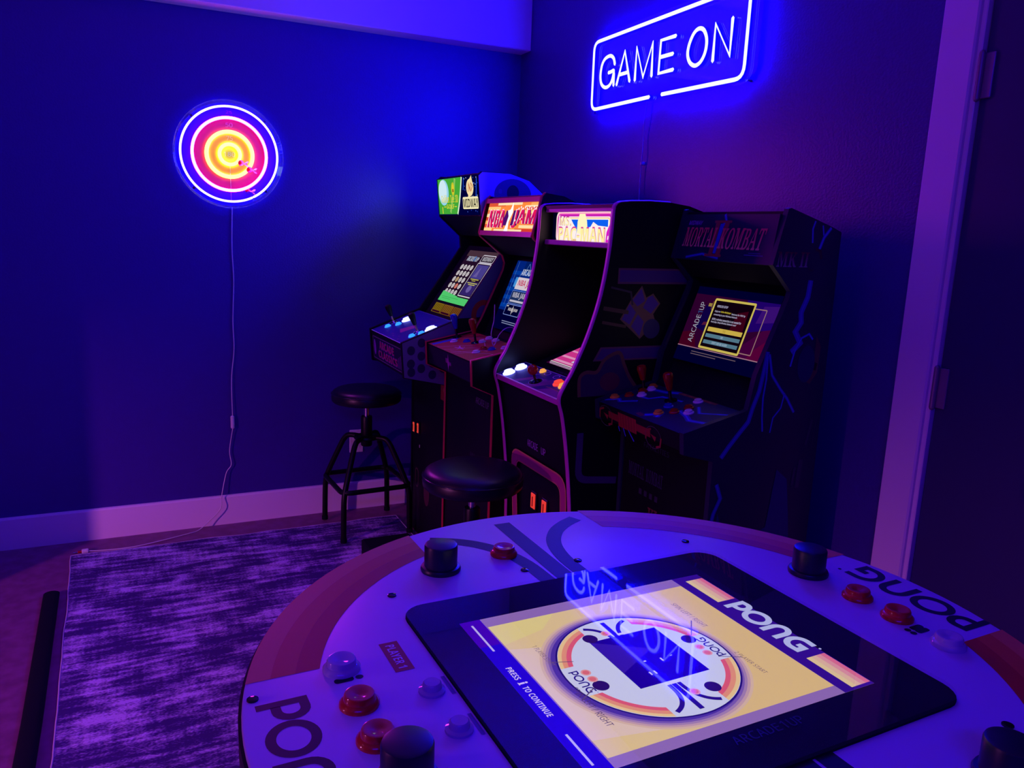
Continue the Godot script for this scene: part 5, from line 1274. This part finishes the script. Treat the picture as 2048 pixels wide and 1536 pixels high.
func neon_target() -> void:
	var c := Vector3(0.381, 1.682, -3.664)
	var T := thing("neon_target", "round neon target glowing blue, pink and yellow on the left wall", "neon target", Vector3(0.381, 1.682, -3.69))
	var ring := func(r: float, m: Material, bm: Material, tr := 0.0058, a0 := 0.0, a1 := 360.0) -> void:
		var called := "ring_tube"
		var path := PackedVector3Array()
		var full := a1 - a0 > 359.0
		for k in (96 if full else 95):
			var an := deg_to_rad(lerpf(a0, a1, k / (96.0 if full else 94.0)))
			path.append(c + Vector3(cos(an) * r, sin(an) * r, 0))
		var g := geo(); g.half_tube(path, tr, Vector3(0, 0, 1), true, full)
		var rt := part(T, called, g, m)
		g = geo(); g.half_tube(path, tr, Vector3(0, 0, 1), false, full)
		part(rt, "strip_base", g, bm)
	ring.call(0.1975, glow("blue neon ring", Color(1.6, 1.3, 40.0) / 10.0, 10.0), glow("blue neon base", Color(0.1, 0.0, 30.0) / 10.0, 10.0), 0.0046, -62.0, 296.5)
	ring.call(0.151, glow("pink neon ring", Color(30.0, 0.95, 26.0) / 10.0, 10.0), glow("pink neon base", Color(2.0, 0.06, 1.1) / 10.0, 10.0), 0.0062)
	ring.call(0.0935, glow("amber neon ring", Color(2.2, 1.2, 0.5) / 10.0, 10.0), glow("amber neon base", Color(0.62, 0.44, 0.03), 10.0), 0.0080)
	ring.call(0.042, glow("yellow neon ring", Color(2.2, 1.4, 0.55) / 10.0, 10.0), glow("yellow neon base", Color(0.85, 0.80, 0.03), 10.0), 0.0074)
	var back := Vector3(c.x, c.y, -3.6735)
	for q in [[0.2, 0.151, "5a2cf0", "target_zone"], [0.151, 0.0935, "e83c80", "target_zone"], [0.0935, 0.042, "fcb040", "target_zone"], [0.042, 0.0, "f4e440", "target_zone"]]:
		var a := art(back, Vector3(1, 0, 0), Vector3(0, 1, 0))
		a.ink(q[2])
		for i in 72:
			var a0 := TAU * i / 72.0; var a1 := TAU * (i + 1) / 72.0
			var p0 := Vector2(cos(a0), sin(a0)); var p1 := Vector2(cos(a1), sin(a1))
			a.quad(a.p3(p0 * q[0]), a.p3(p1 * q[0]), a.p3(p1 * q[1]), a.p3(p0 * q[1]), Vector3(0, 0, 1))
		part(T, q[3], a, M.print)
	var g := geo(); g.lathe(v2([0, 0, 0.2245, 0, 0.2255, 0.001, 0.2255, 0.003, 0.2245, 0.004, 0, 0.004]), Transform3D(Basis(Vector3(1, 0, 0), Vector3(0, 0, 1), Vector3(0, -1, 0)), Vector3(c.x, c.y, -3.678)), 96)
	part(T, "acrylic_disc", g, M.glass)
	g = geo()
	for q in [[0.2, 0.2], [-0.2, 0.2], [0.2, -0.2], [-0.2, -0.2]]:
		g.lathe(v2([0, 0, 0.006, 0, 0.006, 0.022, 0, 0.022]), Transform3D(Basis(Vector3(1, 0, 0), Vector3(0, 0, 1), Vector3(0, -1, 0)), Vector3(c.x + q[0] * 0.74, c.y + q[1] * 0.74, -3.70)), 12)
	part(T, "standoff", g, M.chrome)
	var t := art(back + Vector3(0, 0, 0.0006), Vector3(1, 0, 0), Vector3(0, 1, 0))
	t.ink("f8b0d8"); t.text("50", "s", -0.013, 0.113, 0.015, 0.131)
	t.ink("ffe8b8"); t.text("75", "s", -0.012, 0.058, 0.014, 0.076)
	t.ink("fffcc0"); t.text("180", "s", -0.024, -0.009, 0.022, 0.010)
	t.ink("d040c0"); t.text("25", "s", -0.010, 0.168, 0.014, 0.180)
	part(T, "score_print", t, M.print)
	g = geo(); g.tube(PackedVector3Array([Vector3(0.381, 1.638, -3.672), Vector3(0.3815, 1.49, -3.672)]), 0.0012, 6)
	part(T, "feed_wire", g, M.cord_white)
	area(T, c + Vector3(0, 0, 0.012), Vector3(0, 0, 1), Vector2(0.28, 0.28), Color(1.0, 0.01, 0.95), TARGET_AREA)
	# three suction darts
	var dl := ["upper of the three suction darts, on the yellow centre ring of the target", "middle suction dart of the three, on the amber ring of the target", "lowest suction dart, stuck near the pink ring of the target"]
	var dp := [Vector3(0.424, 1.648, -3.655), Vector3(0.458, 1.622, -3.655), Vector3(0.452, 1.534, -3.672)]
	for k in 3:
		var D := thing("suction_dart", dl[k], "dart", dp[k], "suction darts on the target")
		var ax := Vector3(0.35, -0.12, 1).normalized()
		var xf := Transform3D(Basis(ax.cross(Vector3.UP).normalized(), ax, ax.cross(ax.cross(Vector3.UP).normalized()).normalized()), dp[k])
		g = geo(); g.lathe(v2([0, 0.003, 0.0125, 0.0, 0.013, 0.001, 0.010, 0.006, 0.005, 0.011, 0.0035, 0.016, 0, 0.016]), xf, 20)
		part(D, "suction_cup", g, mat("red soft plastic", ["a83018", "b03018", "c01038"][k], 0.25))
		g = geo(); g.lathe(v2([0, 0.014, 0.003, 0.014, 0.003, 0.05, 0, 0.05]), xf, 10)
		part(D, "shaft", g, mat("dart shaft", "8c2818", 0.3))
		for j in 3:
			var w := geo()
			var pl := v2([0.003, 0.034, 0.012, 0.044, 0.012, 0.060, 0.003, 0.056])
			w.prism(pl, xf * Transform3D(Basis(Vector3.UP, TAU * j / 3.0), Vector3.ZERO) * Transform3D(Basis(), Vector3(0, 0, -0.0005)), 0.001)
			part(D, "flight", w, mat("white flight", "f4e8f4", 0.3))

# ------------------------------------------------------------------ small things
func small_things() -> void:
	# cord of the target: down the wall, through a switch, along the floor to its plug
	var C := thing("power_cord", "thin white cord hanging from the neon target down to the floor", "cord", Vector3(0.36, 0, -3.69))
	var g := geo()
	g.tube(spline([Vector3(0.386, 1.458, -3.693), Vector3(0.380, 1.28, -3.692), Vector3(0.383, 1.14, -3.694), Vector3(0.374, 0.96, -3.691), Vector3(0.375, 0.83, -3.693), Vector3(0.360, 0.69, -3.690), Vector3(0.359, 0.52, -3.686)], 8), 0.0022, 8)
	part(C, "cord", g, M.cord_white)
	g = geo()
	g.tube(spline([Vector3(0.3575, 0.462, -3.684), Vector3(0.341, 0.357, -3.688), Vector3(0.346, 0.290, -3.685), Vector3(0.322, 0.250, -3.682), Vector3(0.298, 0.145, -3.672), Vector3(0.290, 0.09, -3.660), Vector3(0.236, 0.035, -3.655), Vector3(0.19, 0.004, -3.640), Vector3(0.143, 0.003, -3.615), Vector3(0.048, 0.003, -3.578), Vector3(-0.053, 0.003, -3.545), Vector3(-0.13, 0.003, -3.538), Vector3(-0.207, 0.003, -3.546), Vector3(-0.248, 0.006, -3.549)], 8), 0.0022, 8)
	part(C, "cord", g, M.cord_white)
	part(C, "inline_switch", bx(Vector3(0.3495, 0.460, -3.6955), Vector3(0.3665, 0.522, -3.680), 0.005), M.white_plastic)
	var pg := geo(); pg.box(Vector3(-0.013, -0.0085, -0.0075), Vector3(0.013, 0.0085, 0.0075), 0.003, Transform3D(Basis(Vector3.UP, 0.1), Vector3(-0.262, 0.0087, -3.5475)))
	part(C, "plug_body", pg, M.white_plastic)
	pg = geo(); pg.tube(PackedVector3Array([Vector3(-0.274, 0.008, -3.547), Vector3(-0.286, 0.0075, -3.546)]), 0.0055, 10)
	var col := part(C, "plug_collar", pg, M.ball_red)
	pg = geo(); pg.tube(PackedVector3Array([Vector3(-0.286, 0.0075, -3.546), Vector3(-0.306, 0.0065, -3.5445)]), 0.0035, 10)
	part(col, "plug_tip", pg, M.chrome)
	# wall outlet
	var O := thing("wall_outlet", "white duplex wall outlet low on the left wall behind the stool", "outlet", Vector3(0.938, 0.35, -3.695))
	part(O, "cover_plate", bx(Vector3(0.9035, 0.292, -3.70), Vector3(0.972, 0.4085, -3.694), 0.0025), M.white_plastic)
	for y in [0.331, 0.370]:
		var s := part(O, "socket", bx(Vector3(0.921, y - 0.0145, -3.6945), Vector3(0.955, y + 0.0145, -3.692), 0.001), M.white_plastic)
		var sl := geo()
		sl.box(Vector3(0.930, y - 0.002, -3.6925), Vector3(0.932, y + 0.007, -3.6915)); sl.box(Vector3(0.944, y - 0.002, -3.6925), Vector3(0.946, y + 0.006, -3.6915)); sl.box(Vector3(0.936, y - 0.010, -3.6925), Vector3(0.940, y - 0.006, -3.6915))
		part(s, "slot", sl, M.matte)
	# black rounded strip on the floor beside the rug
	var F := thing("floor_strip", "long black rounded floor strip lying beside the rug at the left", "floor strip", Vector3(-0.34, 0, -2.4))
	g = geo(); g.tube(PackedVector3Array([Vector3(-0.352, 0.012, -3.150), Vector3(-0.330, 0.012, -2.30), Vector3(-0.318, 0.012, -1.45)]), 0.012, 14, false, true, 0.027, Vector3.UP)
	part(F, "strip", g, M.matte)
	# low black box on the rug in front of the golf cabinet
	var B := thing("floor_box", "low black box on the rug, half hidden behind the round table", "box", Vector3(0.91, 0.006, -2.95))
	part(B, "case", bx(Vector3(0.808, 0.006, -3.105), Vector3(1.02, 0.082, -2.78), 0.006), M.matte)
	# white cable draped in the basketball cabinet
	var K := thing("loose_cable", "thin white cable looped over the controls of the basketball cabinet", "cable", Vector3(1.19, 1.0, -2.55))
	g = geo(); g.tube(spline([Vector3(1.152, 1.14, -2.552), Vector3(1.150, 1.085, -2.55), Vector3(1.140, 1.035, -2.548), Vector3(1.150, 0.993, -2.545), Vector3(1.172, 1.030, -2.55), Vector3(1.195, 1.052, -2.55), Vector3(1.221, 1.057, -2.55), Vector3(1.236, 1.045, -2.548), Vector3(1.242, 1.01, -2.545)], 7), 0.0017, 8)
	part(K, "cable", g, M.cord_white)
